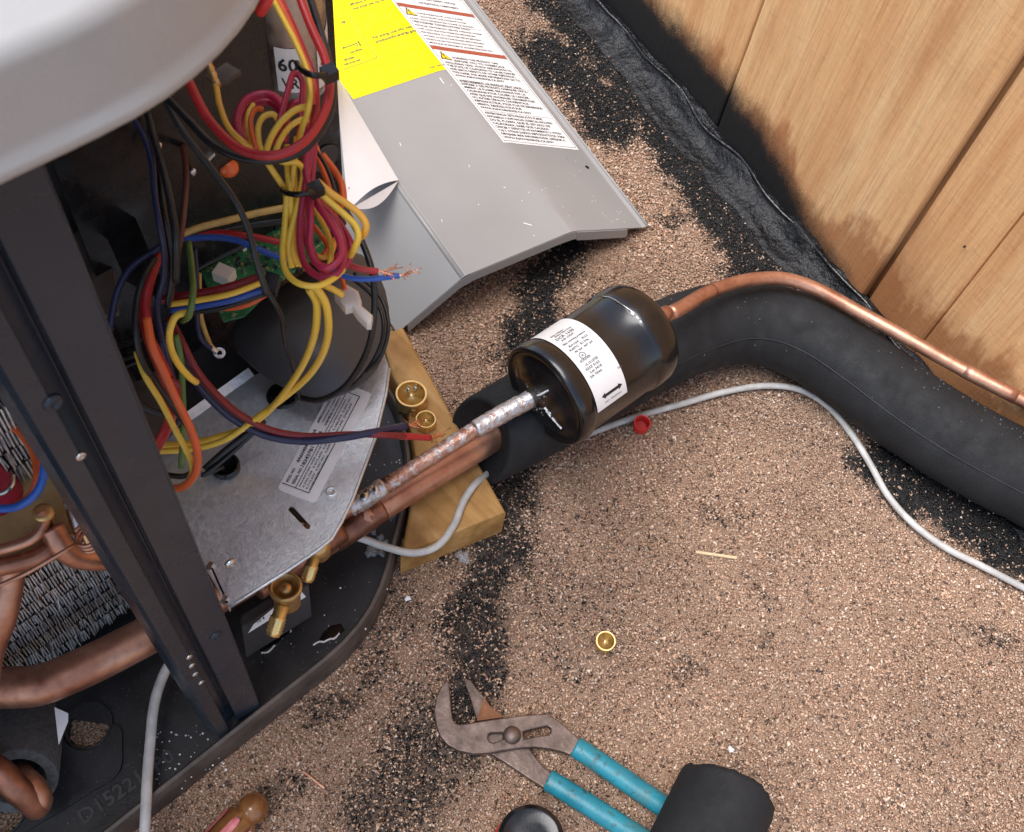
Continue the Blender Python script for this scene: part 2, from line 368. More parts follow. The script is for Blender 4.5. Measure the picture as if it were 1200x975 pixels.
# roof sheet and its mineral granules
b = NB('mineral roof sheet'); a = b.n('ShaderNodeAttribute', attribute_name='paint'); c = b.ramp(b.noise(900, 3, .8), [(.35, (.16, .10, .07)), (.52, (.33, .21, .14)), (.68, (.52, .37, .27))])
b.set(Base_Color=b.mix(a.outputs['Fac'], c, (.014, .013, .013)), Roughness=.8); b.bump(b.noise(900, 2), .7, .0015); M_['roof'] = b.m
b = NB('mineral granules'); a = b.n('ShaderNodeAttribute', attribute_name='col'); b.set(Base_Color=a.outputs['Color'], Roughness=b.ramp(a.outputs['Fac'], [(.02, .3), (.08, .65)]), Specular_IOR_Level=.45); M_['granule'] = b.m

# ------------------------------------------------------------------ roof surface
def vnoise(x, y, s, seed):
    g = np.random.default_rng(seed).random((64, 64)); x = x/s+100; y = y/s+100
    xi = np.floor(x).astype(int); yi = np.floor(y).astype(int); fx = x-xi; fy = y-yi; fx = fx*fx*(3-2*fx); fy = fy*fy*(3-2*fy)
    G = lambda i, j: g[i % 64, j % 64]
    return (G(xi, yi)*(1-fx)+G(xi+1, yi)*fx)*(1-fy)+(G(xi, yi+1)*(1-fx)+G(xi+1, yi+1)*fx)*fy
def fence_x(y): return .801+(y-.63)*.2178
def segd(x, y, pts):
    d = np.full(x.shape, 9.0)
    for a, b_ in zip(pts[:-1], pts[1:]):
        vx, vy = b_[0]-a[0], b_[1]-a[1]; t = np.clip(((x-a[0])*vx+(y-a[1])*vy)/(vx*vx+vy*vy+1e-12), 0, 1); d = np.minimum(d, np.hypot(x-a[0]-t*vx, y-a[1]-t*vy))
    return d
STROKES = [([(625, -10), (660, 20), (690, 60)], 30, 1.0), ([(640, 60), (680, 100), (715, 150), (730, 120)], 46, 1.15), ([(680, 20), (745, 105), (800, 180), (845, 245), (885, 320)], 40, 1.15),
           ([(660, 290), (630, 350), (615, 420), (600, 520)], 33, .95), ([(590, 560), (580, 640), (565, 700), (552, 780), (545, 830)], 34, .8), ([(520, 850), (480, 890), (450, 950)], 46, .62),
           ([(1040, 545), (1120, 600), (1230, 660)], 42, 1.1), ([(1130, 740), (1200, 750)], 12, .45), ([(380, 830), (420, 825)], 14, .5), ([(520, 660), (570, 640)], 14, .5), ([(772, 255), (790, 265)], 4, .6), ([(794, 236), (796, 260)], 3, .6), ([(655, 770), (690, 790)], 20, .3), ([(640, 690), (700, 740)], 40, .22),
           ([(850, 610), (862, 600)], 5, .4), ([(856, 622), (858, 630)], 6, .45), ([(835, 600), (840, 602)], 4, .45), ([(895, 745), (905, 752)], 6, .4), ([(455, 620), (480, 700), (430, 800)], 20, .35), ([(800, 790), (812, 780)], 8, .4), ([(880, 660), (900, 700)], 14, .2), ([(300, 935), (360, 905)], 10, .45)]
STW = [([at(*p)[:2] for p in pts], wd*.00068, s) for pts, wd, s in STROKES]
def paint(x, y):
    n1 = vnoise(x, y, .02, 1)-.5; n2 = vnoise(x, y, .006, 2)-.5; m = np.zeros(x.shape)
    for pts, wd, s in STW:
        d = segd(x, y, pts)+n1*.022+n2*.008; m = np.maximum(m, s*np.clip(1.15-(d/wd-.45)/.9, 0, 1))
    d = fence_x(y)-x; m = np.maximum(m, np.clip((.05-d+n1*.02+n2*.01)/.012, 0, 1)*1.2)
    return np.clip(m, 0, 1.2)
fx = np.concatenate([[-6, -3, -1, -.5], np.arange(-.2, 1.0, .006), [1.2, 2, 4, 7]]); fy = np.concatenate([[-6, -3, -1, -.5], np.arange(-.3, 1.15, .006), [1.3, 2, 4, 7]])
gx, gy = np.meshgrid(fx, fy); nx_, ny_ = len(fx), len(fy)
V = np.stack([gx.ravel(), gy.ravel(), (vnoise(gx.ravel(), gy.ravel(), .05, 5)-.5)*.0012-.0006], 1)
idx = np.arange(nx_*ny_).reshape(ny_, nx_); Fq = np.stack([idx[:-1, :-1], idx[:-1, 1:], idx[1:, 1:], idx[1:, :-1]], -1).reshape(-1, 4)
me = bpy.data.meshes.new('roof_surface'); me.from_pydata(V.tolist(), [], Fq.tolist()); me.materials.append(M_['roof'])
at_ = me.attributes.new('paint', 'FLOAT', 'POINT'); at_.data.foreach_set('value', np.clip(paint(V[:, 0], V[:, 1])*1.1, 0, 1).astype(np.float32))
ro = bpy.data.objects.new('roof_surface', me); COL.objects.link(ro); ro['kind'] = 'structure'; ro['label'] = 'flat roof covered in tan mineral granules with black overspray'
def granules(n):
    # jittered points on the visible part of the roof
    px = RNG.uniform(-140, 1240, n*4); py = RNG.uniform(-40, 1010, n*4)
    x = RNG.uniform(-.14, .95, n*3); y = RNG.uniform(-.27, 1.1, n*3)
    rel = np.stack([x, y, np.full(x.shape, -H)], 1)@R; qx = 600+F*rel[:, 0]/-rel[:, 2]; qy = 487.5-F*rel[:, 1]/-rel[:, 2]
    k = (qx > -60) & (qx < 1260) & (qy > -40) & (qy < 1030) & (x < fence_x(y)-.016)
    # not under the middle of the unit
    k &= ~((y > .30) & (x < .20)); x, y = x[k][:n], y[k][:n]; n = len(x)
    base = np.array([[1, 0, 0], [-.5, .87, 0], [-.5, -.87, 0], [.25, .1, 1], [-.3, -.15, .85], [0, 0, -.6]])
    tri = np.array([[0, 1, 3], [1, 4, 3], [1, 2, 4], [2, 0, 3], [2, 3, 4], [1, 0, 5], [2, 1, 5], [0, 2, 5]])
    s = RNG.gamma(5, .00013, n)+.0004; rot = RNG.uniform(0, 6.28, n); j = RNG.normal(0, .28, (n, 6, 3))
    Q = base[None]+j; Q = Q*np.stack([RNG.uniform(.8, 1.5, n), RNG.uniform(.7, 1.1, n), RNG.uniform(.35, .8, n)], 1)[:, None, :]
    c, si = np.cos(rot)[:, None], np.sin(rot)[:, None]
    X = (Q[..., 0]*c-Q[..., 1]*si)*s[:, None]+x[:, None]; Y = (Q[..., 0]*si+Q[..., 1]*c)*s[:, None]+y[:, None]; Z = Q[..., 2]*s[:, None]+.0003
    V = np.stack([X, Y, Z], -1).reshape(-1, 3); T = (tri[None]+np.arange(n)[:, None, None]*6).reshape(-1, 3)
    pal = np.array([[.57, .42, .315], [.49, .34, .245], [.44, .285, .20], [.33, .20, .14], [.68, .56, .47], [.10, .068, .055], [.42, .26, .175]])
    tone = vnoise(x, y, .06, 9); pr = np.array([.2, .22, .19, .12, .1, .09, .08]); ci = RNG.choice(7, n, p=pr); C = pal[ci]*(RNG.normal(1, .12, n)*(0.74+.36*tone+.16*vnoise(x, y, .017, 12)))[:, None]
    p = paint(x, y); hit = RNG.random(n) < np.clip(p*1.0-.1, 0, .93); C[hit] = np.array([.014, .0135, .014])*RNG.uniform(.6, 1.8, hit.sum())[:, None]
    C = np.clip(C*np.array([.96, .915, .865]), .005, .85); C4 = np.concatenate([np.repeat(C, 6, 0), np.ones((n*6, 1))], 1).astype(np.float32)
    me = bpy.data.meshes.new('roof_granules'); me.vertices.add(len(V)); me.vertices.foreach_set('co', V.astype(np.float32).ravel())
    me.loops.add(T.size); me.loops.foreach_set('vertex_index', T.astype(np.int32).ravel()); me.polygons.add(len(T))
    me.polygons.foreach_set('loop_start', np.arange(0, T.size, 3, dtype=np.int32)); me.update(calc_edges=True)
    a = me.attributes.new('col', 'FLOAT_COLOR', 'POINT'); a.data.foreach_set('color', C4.ravel()); me.materials.append(M_['granule'])
    o = bpy.data.objects.new('roof_granules', me); COL.objects.link(o); o['kind'] = 'stuff'; o['label'] = 'loose tan, cream and brown mineral granules bedded in the roof'; o['category'] = 'granules'
granules(290000)

# ------------------------------------------------------------------ fence
FD = np.array([-.2128, -.9771, 0.0]); FN = np.array([-.9771, .2128, 0.0])     # along the fence towards the viewer's right; facing the roof
F0 = np.array([.801, .63, 0.0]); fe = thing('fence', 'rough cedar board fence with black spray along its foot', 'fence', F0)
frot = math.atan2(-FD[1], -FD[0])
def board(name, s0, s1, depth, th=.012, z0=.004, h=1.35, m='cedar'):
    wd = s1-s0; V, Fc = obox((0, 0, h/2), (wd/2, 0, 0), (0, th/2, 0), (0, 0, h/2))
    me = bpy.data.meshes.new(name); me.from_pydata(V.tolist(), [], Fc); me.materials.append(M_[m])
    o = bpy.data.objects.new(name, me); COL.objects.link(o); o.parent = fe; c = FD*(s0+s1)/2-FN*(th/2+depth); o.location = (c[0], c[1], z0); o.rotation_euler = (0, 0, frot); LOC[o.name] = LOC['fence']; bevel(o, .003, 2)
s = -1.4; cuts = [-1.5, -1.26, -1.02, -.78, -.54, -.27, .238, .485, .548, .72, .96, 1.2, 1.44]
cuts = [-1.5, -1.25, -1.0, -.75, -.5, -.25, .0, .241, .4825, .552, .74, .98, 1.22]
for i, (a_, b_) in enumerate(zip(cuts[:-1], cuts[1:])): board('board', a_+(.0004 if abs(a_-.552) < 1e-6 else .0024), b_-(.0004 if abs(b_-.552) < 1e-6 else .0024), (.004, .0, .006)[i % 3] if b_ < .5 else (.006, .0045)[i % 2], z0=.006)
for b_ in cuts[1:-1]: board('light_stop_batten', b_-.03, b_+.03, .0185, .016, .0)  # backing added behind the joints to stop light coming through the gaps
for z_ in (.35, 1.1):
    board('rail', -1.5, 1.22, .036, .04, z_, .09)
for k, (px, py) in enumerate(((922, 38), (1055, 190), (1128, 290))):
    r_ = R@np.array([px-600, -(py-487.5), -F]); t_ = ((F0-CAMP)@FN)/(r_@FN); c = CAMP+r_*t_+FN*-.003
    part('nail_hole', lathe(c, FN, [(.0011, 0), (.0010, .0016), (.0005, .002), (0, .0012)], 8), M_['print'], fe)
# tar flashing strip along the fence foot
def flash(u, v):
    s = -.6+u*1.7; p = F0+FD*s; n = (vnoise(np.array([s]), np.array([v*.05]), .018, 3)[0]-.5)
    prof = [(.034, .0002), (.029, .0012), (.022, .0022), (.013, .0045), (.007, .010), (.003, .015), (.0015, .017), (-.0022, .0168)]
    k = v*(len(prof)-1); i = min(int(k), len(prof)-2); f = k-i; d = prof[i][0]*(1-f)+prof[i+1][0]*f; z = prof[i][1]*(1-f)+prof[i+1][1]*f
    e = vnoise(np.array([s]), np.array([0.0]), .03, 8)[0]-.5
    return p+FN*(d+(.008*e if v < .25 else 0)+(.004*n if .2 < v < .95 else 0)+(.003 if v < .99 else 0))+np.array([0, 0, max(z+n*.006*(v > .1)+e*.006*(v > .6), .0008)])
tag(part('flashing_strip', grid(flash, 260, 14), M_['tar'], None, True), 'glossy black tar flashing strip turned up along the foot of the cedar fence', 'flashing')
lp = spline([F0+FD*s+FN*(.006+.003*math.sin(s*60))+np.array([0, 0, .0185+.0025*math.sin(s*43+1)]) for s in np.arange(-.6, 1.1, .02)], 3)
fo = bpy.data.objects['flashing_strip']; LOC['flashing_strip'] = np.array(fo.location)
part('bead', tube(lp, .0021, 8, lump=.2), M_['tarbead'], fo, True)

# ------------------------------------------------------------------ grey access panel lying on the roof
PA = at(545, 323, .05); AX = np.array([.187, .9823, 0]); AX /= np.linalg.norm(AX); EX = np.array([AX[1], -AX[0], 0])
def ut(px, py, z=.05): d = at(px, py, z)-PA; return d@EX, d@AX
CS = [(-.066, .0075), (-.008, .0455), (-.003, .0488), (.001, .05), (.104, .05), (.112, .0493), (.12, .0465), (.128, .0425), (.2, .0095), (.2025, .0078), (.2095, .0078)]
cl = np.concatenate([[0], np.cumsum([math.hypot(b[0]-a[0], b[1]-a[1]) for a, b in zip(CS[:-1], CS[1:])])])
def csp(l):
    return np.interp(l, cl, [c[0] for c in CS]), np.interp(l, cl, [c[1] for c in CS])
def l_of_u(u): return float(np.interp(u, [c[0] for c in CS], cl))
def pan_pt(l, t, h=0.0):
    u, z = csp(l); u2, z2 = csp(l+.0006); u = u+max(0, u-.11)*.42*max(t, 0)
    u2 = u2+max(0, u2-.11)*.42*max(t, 0); n = np.array([-(z2-z), u2-u]); n /= np.linalg.norm(n)+1e-12
    return PA+EX*(u+n[0]*h)+AX*t+np.array([0, 0, z-.05+n[1]*h])
ap = thing('access_panel', 'bent light grey metal access panel lying loose on the roof with yellow and white stickers', 'metal panel', (PA[0], PA[1], 0))
TL = .66; rows = []
sect = [pan_pt(l, 0, 0)-PA for l in cl]; und = [pan_pt(min(l, cl[-1]-.001), 0, -.0012)-PA for l in cl]
V = []; Fc = []; n = len(cl); NT = 30
for k in range(NT+1):
    t = TL*k/NT; V += [pan_pt(l, t, 0) for l in cl]+[pan_pt(min(l, cl[-1]-.001), t, -.0012) for l in cl]
for k in range(NT):
    o = 2*n*k; Fc += [[o, o+2*n, o+3*n, o+n], [o+n-1, o+2*n-1, o+4*n-1, o+3*n-1]]
    for i in range(n-1): Fc += [[o+i, o+i+1, o+2*n+i+1, o+2*n+i], [o+n+i+1, o+n+i, o+3*n+i, o+3*n+i+1]]
for i in range(n-1): Fc += [[i+1, i, n+i, n+i+1], [2*n*NT+i, 2*n*NT+i+1, 2*n*NT+n+i+1, 2*n*NT+n+i]]
ps = part('sheet', (V, Fc), M_['panel'], ap, True, sharp=14)
def hem(l0, l1, drop, out=.0005, lab=None):
    ls = [l for l in np.linspace(l0, l1, 18)]; V = []
    for l in ls:
        p = pan_pt(l, 0); d = min(drop, max(p[2]-.0012, .001)); a = p-AX*out
        V += [a-np.array([0, 0, .0009]), a-np.array([0, 0, .0009])-np.array([0, 0, d])-AX*.002, a+AX*.0012-np.array([0, 0, d])-AX*.002, a+AX*.0012-np.array([0, 0, .0009])]
    n = len(ls); Fc = [[i*4+k, i*4+(k+1) % 4, i*4+4+(k+1) % 4, i*4+4+k] for i in range(n-1) for k in range(4)]+[[0, 1, 2, 3][::-1], [(n-1)*4+k for k in range(4)]]
    part('hem', (V, Fc), M_['panel'], ap)
hem(.012, cl[-1]-.03, .0075); hem(cl[5]+.006, cl[8]-.022, .009, .0012)
part('edge_lip', tube([pan_pt(cl[-1]-.0015, t, .0004) for t in np.linspace(.001, TL-.001, 8)], .0012, 6), M_['panel'], ap, True)
part('fold_edge', tube([pan_pt(cl[2]+.001, t, -.0018) for t in np.linspace(.001, TL-.001, 8)], .003, 12), M_['panel'], ap, True)
# rivet hole
u, t = ut(688, 193, .018); hp = pan_pt(l_of_u(.19), t, .0006)
part('hole', lathe(hp, pan_pt(l_of_u(.19), t, .01)-pan_pt(l_of_u(.19), t, 0), [(0, 0), (.0023, 0)], 10), M_['print'], ap)
def decal(l0, t0, l1, t1, h, nu=16, nv=2): return grid(lambda a, b: pan_pt(l0+(l1-l0)*a, t0+(t1-t0)*b, h), nu, nv)
# yellow energy label
u0, tb = ut(415, 118); u1, tb2 = ut(525, 78); tb = (tb+tb2)/2; yl0, yl1 = l_of_u(max(u0, .004)), l_of_u(u1)
yl = part('energy_label', decal(yl0, tb, yl1, tb+.24, .0003), M_['yellowlabel'], ap)
yf = lambda a, b: pan_pt(yl0+a, tb+b, .0006)
yw = yl1-yl0
def yat(px, py): u, t = ut(px, py); return l_of_u(u)-yl0, t-tb
L = []
a, b_ = yat(440, 49); a2, b2 = yat(487, 33); 
def yline(s, p, q, size, f=1.0):
    a, b = yat(*p); a2, _ = yat(*q); L.append((s, a, b, size, 'LEFT', (a2-a)*f))
yline('For energy cost info, visit', (438, 46), (482, 31), .0052); yline('productinfo.energy.gov', (441, 51), (487, 35), .0056)
yline('efficiency of this model', (411, 7), (447, -5), .005); yline('your actual cost may vary', (414, 12), (452, -1), .005); yline('Split System', (404, 72), (416, 68), .0048); yline('17.0', (418, 56), (424, 54), .0048); yline('most efficient', (411, 63), (425, 58), .004); yline('heat pump type', (404, 77), (423, 71), .004); yline('HP', (401, 29), (406, 27), .0062)
yline('PART 345210', (504, 81), (520, 75), .003)
part('print', text(L, yf), M_['greyprint'], yl)
def ysegs(ps, wd=.0005):
    out = []
    for p, q in ps:
        A = np.array(yat(*p)); B = np.array(yat(*q)); d = B-A; nn = np.array([-d[1], d[0]])/np.linalg.norm(d)*wd/2
        out.append((np.array([yf(*(A+nn)), yf(*(A-nn)), yf(*(B-nn)), yf(*(B+nn))]), [[0, 1, 2, 3]]))
    return join(*out)
part('rule', join(ysegs([((405, 14), (442, 68)), ((442, 68), (403, 82))]), ysegs([((402, 57), (421, 50)), ((419.5, 48), (422, 53)), ((402, 55), (403, 58))], .0009)), M_['greyprint'], yl)
# warning label
u0, tb3 = ut(590, 166); wl0 = l_of_u(u0); wl1 = l_of_u(.1965); ww = wl1-wl0
wsk = lambda a: -.12*max(0, wl0+a-l_of_u(.112))
wf = lambda a, b: pan_pt(wl0+a, tb3+b+wsk(a), .0006)
wl = part('warning_label', grid(lambda a, b: pan_pt(wl0+ww*a, tb3+.36*b+wsk(ww*a), .0003), 40, 4), M_['sticker'], ap)
part('rule', join(bars([(.002, .0025, ww-.002, .0029)], wf, 24), bars([(.0022, .003, .0026, .36), (ww-.0026, .003, ww-.0022, .36)], wf), bars([(.0035, .0475, ww-.004, .0478), (.0035, .0915, ww-.004, .0918), (.0035, .1905, ww-.004, .1908)], wf, 24)), M_['print'], wl)
for b0_, b1_ in ((.143, .1492), (.2145, .2205)): part('warning_band', bars([(.0028, b0_, ww-.0028, b1_)], wf, 24), M_['redprint'], wl, label='brick red band')
part('warning_band', bars([(.0028, .2455, ww-.0028, .252)], wf, 24), M_['bluegrey'], wl, label='dark blue band')
BL = [('WWW.P65WARNINGS.CA.GOV', .72), ('OBTENER MÁS INFORMACIÓN, DIRÍJASE A', .93), ('TAS Y OTROS DAÑOS REPRODUCTIVOS. PARA', .97), ('CÁNCER Y DEFECTOS DE NACIMIENTO U OTROS', .95), ('CALIFORNIA, SABE QUE CAUSAN', .8), ('DO EL PLOMO, QUE EL ESTADO DE', .86), ('EXPONERLO A SUSTANCIAS QUÍMICAS, INCLUYEN', .93), ('ADVERTENCIA: ESTE PRODUCTO PUEDE', .82), None,
      ('WWW.P65WARNINGS.CA.GOV', .72), ('MENTS, RENDEZ-VOUS SUR', .62), ('REPRODUCTEUR. POUR PLUS DE RENSEIGNE-', .97), ('OU AUTRES DÉFAUTS CONGÉNITAUX', .8), ('AINSI QUE DES ANOMALIES CONGÉNITALES', .92), ('CALIFORNIE POUR CAUSER LE CANCER,', .88), ('MMENT LE PLOMB, RECONNUS PAR LA', .86), ('EXPOSER À DES PRODUITS CHIMIQUES, NOTA-', .93), ('AVERTISSEMENT: CE PRODUIT PEUT VOUS', .87), None,
      ('WWW.P65WARNINGS.CA.GOV', .68), ('TIVE HARM. FOR MORE INFORMATION GO TO', .95), ('AND BIRTH DEFECTS OR OTHER REPRODUC-', .92), ('THE STATE OF CALIFORNIA TO CAUSE CANCER', .95), ('.INCLUDING LEAD, WHICH ARE KNOWN TO', .93), ('EXPOSE YOU TO CHEMICALS', .86), ('WARNING: THIS PRODUCT CAN', .8)]
L = []; v = .0065
for q in BL:
    if q is None: v += .0030; continue
    ind = .018 if v > .125 else .0045
    L.append((q[0], ind, v, .0042, 'LEFT', (ww-.008)*q[1]-(ind-.0045))); v += .00515
for k, s_ in enumerate(['SERVICE MUST BE PERFORMED BY QUALIFIED PERSONNEL ONLY', 'FAILURE TO FOLLOW THIS WARNING COULD RESULT IN INJURY', 'DISCONNECT ALL ELECTRIC POWER INCLUDING REMOTE DISCONNECTS', 'AND DISCHARGE ALL CAPACITORS BEFORE SERVICING', 'UNIT CONTAINS HIGH PRESSURE REFRIGERANT', 'RECOVER REFRIGERANT BEFORE OPENING SYSTEM', 'USE COPPER CONDUCTORS ONLY', 'AVANT TOUTE INTERVENTION COUPER LE COURANT', 'CAPACITORS MAY HOLD HAZARDOUS VOLTAGE', 'HAZARDOUS VOLTAGE']):
    ind = .018 if k > 7 else .0045; L.append((s_, ind, .153+k*.0058, .003, 'LEFT', (ww-.01-ind)*random.uniform(.8, .98)))
for k in range(2): L.append((('LIVE ELECTRICAL COMPONENTS', 'IMPORTANT SAFETY NOTICE')[k], .03, .226+k*.008, .004, 'LEFT', ww*.5))
part('print', text(L, wf), M_['print'], wl)
for vv in (.1275, .2005):
    part('warning_triangle', (np.array([wf(.004, vv), wf(.0165, vv), wf(.0095, vv+.0135)]), [[0, 1, 2]]), M_['print'], wl, label='warning triangle with black edge')
    part('warning_triangle', (np.array([pan_pt(wl0+q[0], tb3+q[1]+wsk(q[0]), .0008) for q in ((.0054, vv+.0008), (.0152, vv+.0008), (.0097, vv+.0115))]), [[0, 1, 2]]), M_['orangeprint'], wl, label='yellow face of warning triangle')
    part('print', (np.array([pan_pt(wl0+q[0], tb3+q[1]+wsk(q[0]), .001) for q in ((.0089, vv+.0085), (.0103, vv+.0085), (.0099, vv+.0042), (.0092, vv+.0042), (.0089, vv+.003), (.0103, vv+.003), (.0103, vv+.0017), (.0089, vv+.0017))]), [[0, 1, 2, 3], [4, 5, 6, 7]]), M_['print'], wl)
# scratches and flecks on the paint
V = []; Fc = []
for (px, py, dx, dy) in [(515, 92, 5, 7), (528, 100, 1, 1), (637, 233, 4, -7), (613, 262, 10, 3), (517, 258, 1, 3), (549, 194, 1, 3), (468, 168, 2, 4), (590, 220, 2, 1), (672, 203, 1, 1), (560, 240, 1, 1)]+[(random.uniform(690, 735), random.uniform(215, 262), 1.2, 1.0) for _ in range(12)]+[(random.uniform(560, 690), random.uniform(180, 280), 1.0, .8) for _ in range(10)]:
    z = .05 if px < 660 else .03
    u, t = ut(px, py, z); u2, t2 = ut(px+dx, py+dy, z); l, l2 = l_of_u(u), l_of_u(u2); k = len(V)
    V += [pan_pt(l, t, .0005), pan_pt(l2, t2, .0005), pan_pt(l2+.0008, t2+.0006, .0005), pan_pt(l+.0008, t+.0006, .0005)]; Fc.append([k, k+1, k+2, k+3])
fl = part('paint_fleck', (V, Fc), M_['sticker'], ap); fl['kind'] = 'stuff'
# folded sheet of paper lying on the panel
def paper(a, b):
    p0 = at(396, 70, .075); p1 = at(405, 238, .075); q0 = at(398, 92, .078); q1 = at(466, 213, .062)
    l = at(408-14*(1-b), 247-150*(1-b), .085); r = at(467-68*(1-b), 211-116*(1-b), .0535); p = l+(r-l)*a
    p = p+np.array([0, 0, .004*math.sin(math.pi*a)*b])+(p1-p0)/np.linalg.norm(p1-p0)*.004*math.sin(math.pi*a)*b*-1
    return p
pg = part('paper_sheet', grid(paper, 14, 10), M_['paper'], None, True); tag(pg, 'white curled paper sheet tucked between the unit and the grey access panel', 'paper')
LOC['paper_sheet'] = np.array(pg.location)
def under(a, b):
    s_ = at(425, 251, .058); e = paper(1, 1); m = paper(.06, 1); c = m+(e-m)*a
    k = math.sin(math.pi*a); return c+np.array([0, 0, -.004*k*b-.001])+(at(440, 249, .06)-at(432, 218, .06))*.30*k*b
part('curled_corner', grid(under, 12, 5), M_['paper'], pg, True)
part('print', text([('o', 0, 0, .006, 'CENTER')], lambda a, b: paper(.06+a*8, .84+b*5)+np.array([0, 0, .0007])), M_['greyprint'], pg)

# ------------------------------------------------------------------ condenser unit
cu = thing('condenser_unit', 'opened outdoor air conditioning unit with pale lid, dark corner post and tangled wiring', 'air conditioner', (-.12, .45, 0))
def rounded(poly, r, n=5):
    out = []; m = len(poly)
    for i in range(m):
        p = np.array(poly[i], float); a = np.array(poly[i-1], float)-p; b = np.array(poly[(i+1) % m], float)-p; rr = r[i] if hasattr(r, '__len__') else r
        la, lb = np.linalg.norm(a), np.linalg.norm(b); d = min(rr, la*.45, lb*.45); A = p+a/la*d; B = p+b/lb*d
        for k in range(n+1):
            t = k/n; out.append(tuple((1-t)**2*A+2*t*(1-t)*p+t*t*B))
    return out
c1_, c2_, c3_ = [at(*p, .035)[:2] for p in ((478, 588), (484, 540), (470, 465))]
PO = rounded([(-.66, .199), (.150, .199), tuple(c1_), tuple(c2_), tuple(c3_), (c3_[0]+.003, .96), (-.66, .96)], [.03, .05, .02, .02, .05, .06, .06])
def inset(poly, d):
    p = np.array(poly); n = len(p); out = []
    for i in range(n):
        a = p[i]-p[i-1]; c = p[(i+1) % n]-p[i]; a = a/max(np.linalg.norm(a), 1e-9); c = c/max(np.linalg.norm(c), 1e-9); nn = np.array([-a[1]-c[1], a[0]+c[0]]); nn /= np.linalg.norm(nn); out.append(tuple(p[i]+nn*d))
    return out
n = len(PO); rings = [(PO, .002), (PO, .031), (inset(PO, .0012), .0345), (inset(PO, .0035), .035), (inset(PO, .005), .0335), (inset(PO, .0065), .024)]
V = [(a, b, z) for q, z in rings for a, b in q]; Fc = [[r*n+i, r*n+(i+1) % n, (r+1)*n+(i+1) % n, (r+1)*n+i] for r in range(5) for i in range(n)]
part('pan_rim', (V, Fc), M_['panrim'], cu, True, sharp=50)
def circ(c, r, n=18): return [(c[0]+r*math.cos(2*math.pi*k/n), c[1]+r*math.sin(2*math.pi*k/n)) for k in range(n)]
h1 = at(103, 851, .024)[:2]; h2 = at(-2, 950, .024)[:2]
fl_ = plate([inset(PO, .0062), circ(h1, .0138), circ(h2, .016)], lambda a, b: (a, b, .0215), (0, 0, .0015)); bp = part('pan_floor', fl_, M_['pan'], cu)
for c_, r_ in ((h1, .0138), (h2, .016)): part('drain_collar', lathe((c_[0], c_[1], .0225), (0, 0, 1), [(r_+.0022, 0), (r_+.0018, .0022), (r_+.0006, .0024), (r_, .0012), (r_, -.02)], 22, caps=False), M_['pan'], bp, True)
def raised_gravel(c, r_, nm):
    vf = []
    for k in range(420):
        a = random.uniform(0, 6.28); q = r_*math.sqrt(random.random()); vf.append(blob((c[0]+q*math.cos(a), c[1]+q*math.sin(a), .0145+random.uniform(0, .002)), random.uniform(.0006, .0015), random.uniform(.0006, .0014), k, 5))
    return join(*vf)
for c_, r_ in ((h1, .0132), (h2, .0155)):  # roof gravel seen through the holes, added higher up so it catches light
    gq = part('grit', raised_gravel(c_, r_, ''), M_['gritmix'], bp); gq['kind'] = 'stuff'
    part('raised_gravel_bed', lathe((c_[0], c_[1], .0142), (0, 0, 1), [(r_+.0005, 0), (0, .0002)], 20), M_['gritmix'], bp)
# raised pads pressed in the pan
pad = [at(*p, .028)[:2] for p in ((176, 770), (170, 640), (0, 760), (-60, 960), (10, 968), (60, 950), (133, 910), (143, 900), (142, 840))]
pad = rounded([at(*p, .027)[:2] for p in ((142, 850), (143, 906), (-30, 1010), (-150, 960), (-60, 820))], [.006, .01, .01, .01, .01])
part('raised_pad', plate([pad, circ(h1, .0163), circ(h2, .0188)], lambda a, b: (a, b, .0232), (0, 0, .0028)), M_['pan'], cu)
p1 = at(98, 966, .0235); p2 = at(166, 918, .0235); dx_ = (p2-p1)/np.linalg.norm(p2-p1); dy_ = np.array([-dx_[1], dx_[0], 0])
part('embossed_number', text([('D152219P0', 0, 0, .0135, 'LEFT', .066)], lambda a, b: p1+dx_*a+dy_*b+np.array([0, 0, .0003])), simple('raised black lettering', (.05, .05, .052), .4), cu)
part('pressed_rib', prism([at(*p, .024)[:2] for p in ((176, 905), (180, 906), (186, 928), (181, 930))], .0232, .026), M_['pan'], cu)
# water sheen and debris on the pan
for i, (px, py, r_, h_) in enumerate([(463, 626, .0026, .0024), (446, 628, .0028, .003), (452, 634, .0028, .003), (437, 622, .0024, .003), (434, 645, .005, .0026), (447, 646, .003, .002), (440, 640, .003, .002)]):
    part('water_blob', blob(at(px, py, .0265)*[1, 1, 0]+[0, 0, .0229], r_, h_, i, 12), M_['water'], cu, True)
def squiggle(pts, wd, m, name, z=.0234): part(name, tube(spline([at(px, py, z) for px, py in pts], 5), wd, 6, lump=.3), m, cu, True)
squiggle([(367, 756), (374, 752), (380, 752), (386, 749), (392, 748), (398, 742)], .0007, M_['sticker'], 'paint_chip'); squiggle([(306, 765), (314, 764), (322, 756)], .0007, M_['sticker'], 'paint_chip')
b = NB('wet black film'); b.set(Base_Color=(.006, .006, .007), Roughness=.06); M_['wet'] = b.m
for pts in (((378, 742), (388, 733), (400, 731), (404, 739), (396, 746), (380, 752), (374, 750)), ((300, 752), (312, 735), (338, 728), (340, 740), (322, 756), (306, 763)), ((452, 605), (458, 590), (470, 575), (476, 570), (474, 585), (466, 602), (458, 612))):
    part('wet_patch', plate([[at(*p, .0232)[:2] for p in pts]], lambda a, b: (a, b, .0231), (0, 0, .0004)), M_['wet'], cu)
V = []; Fc = []
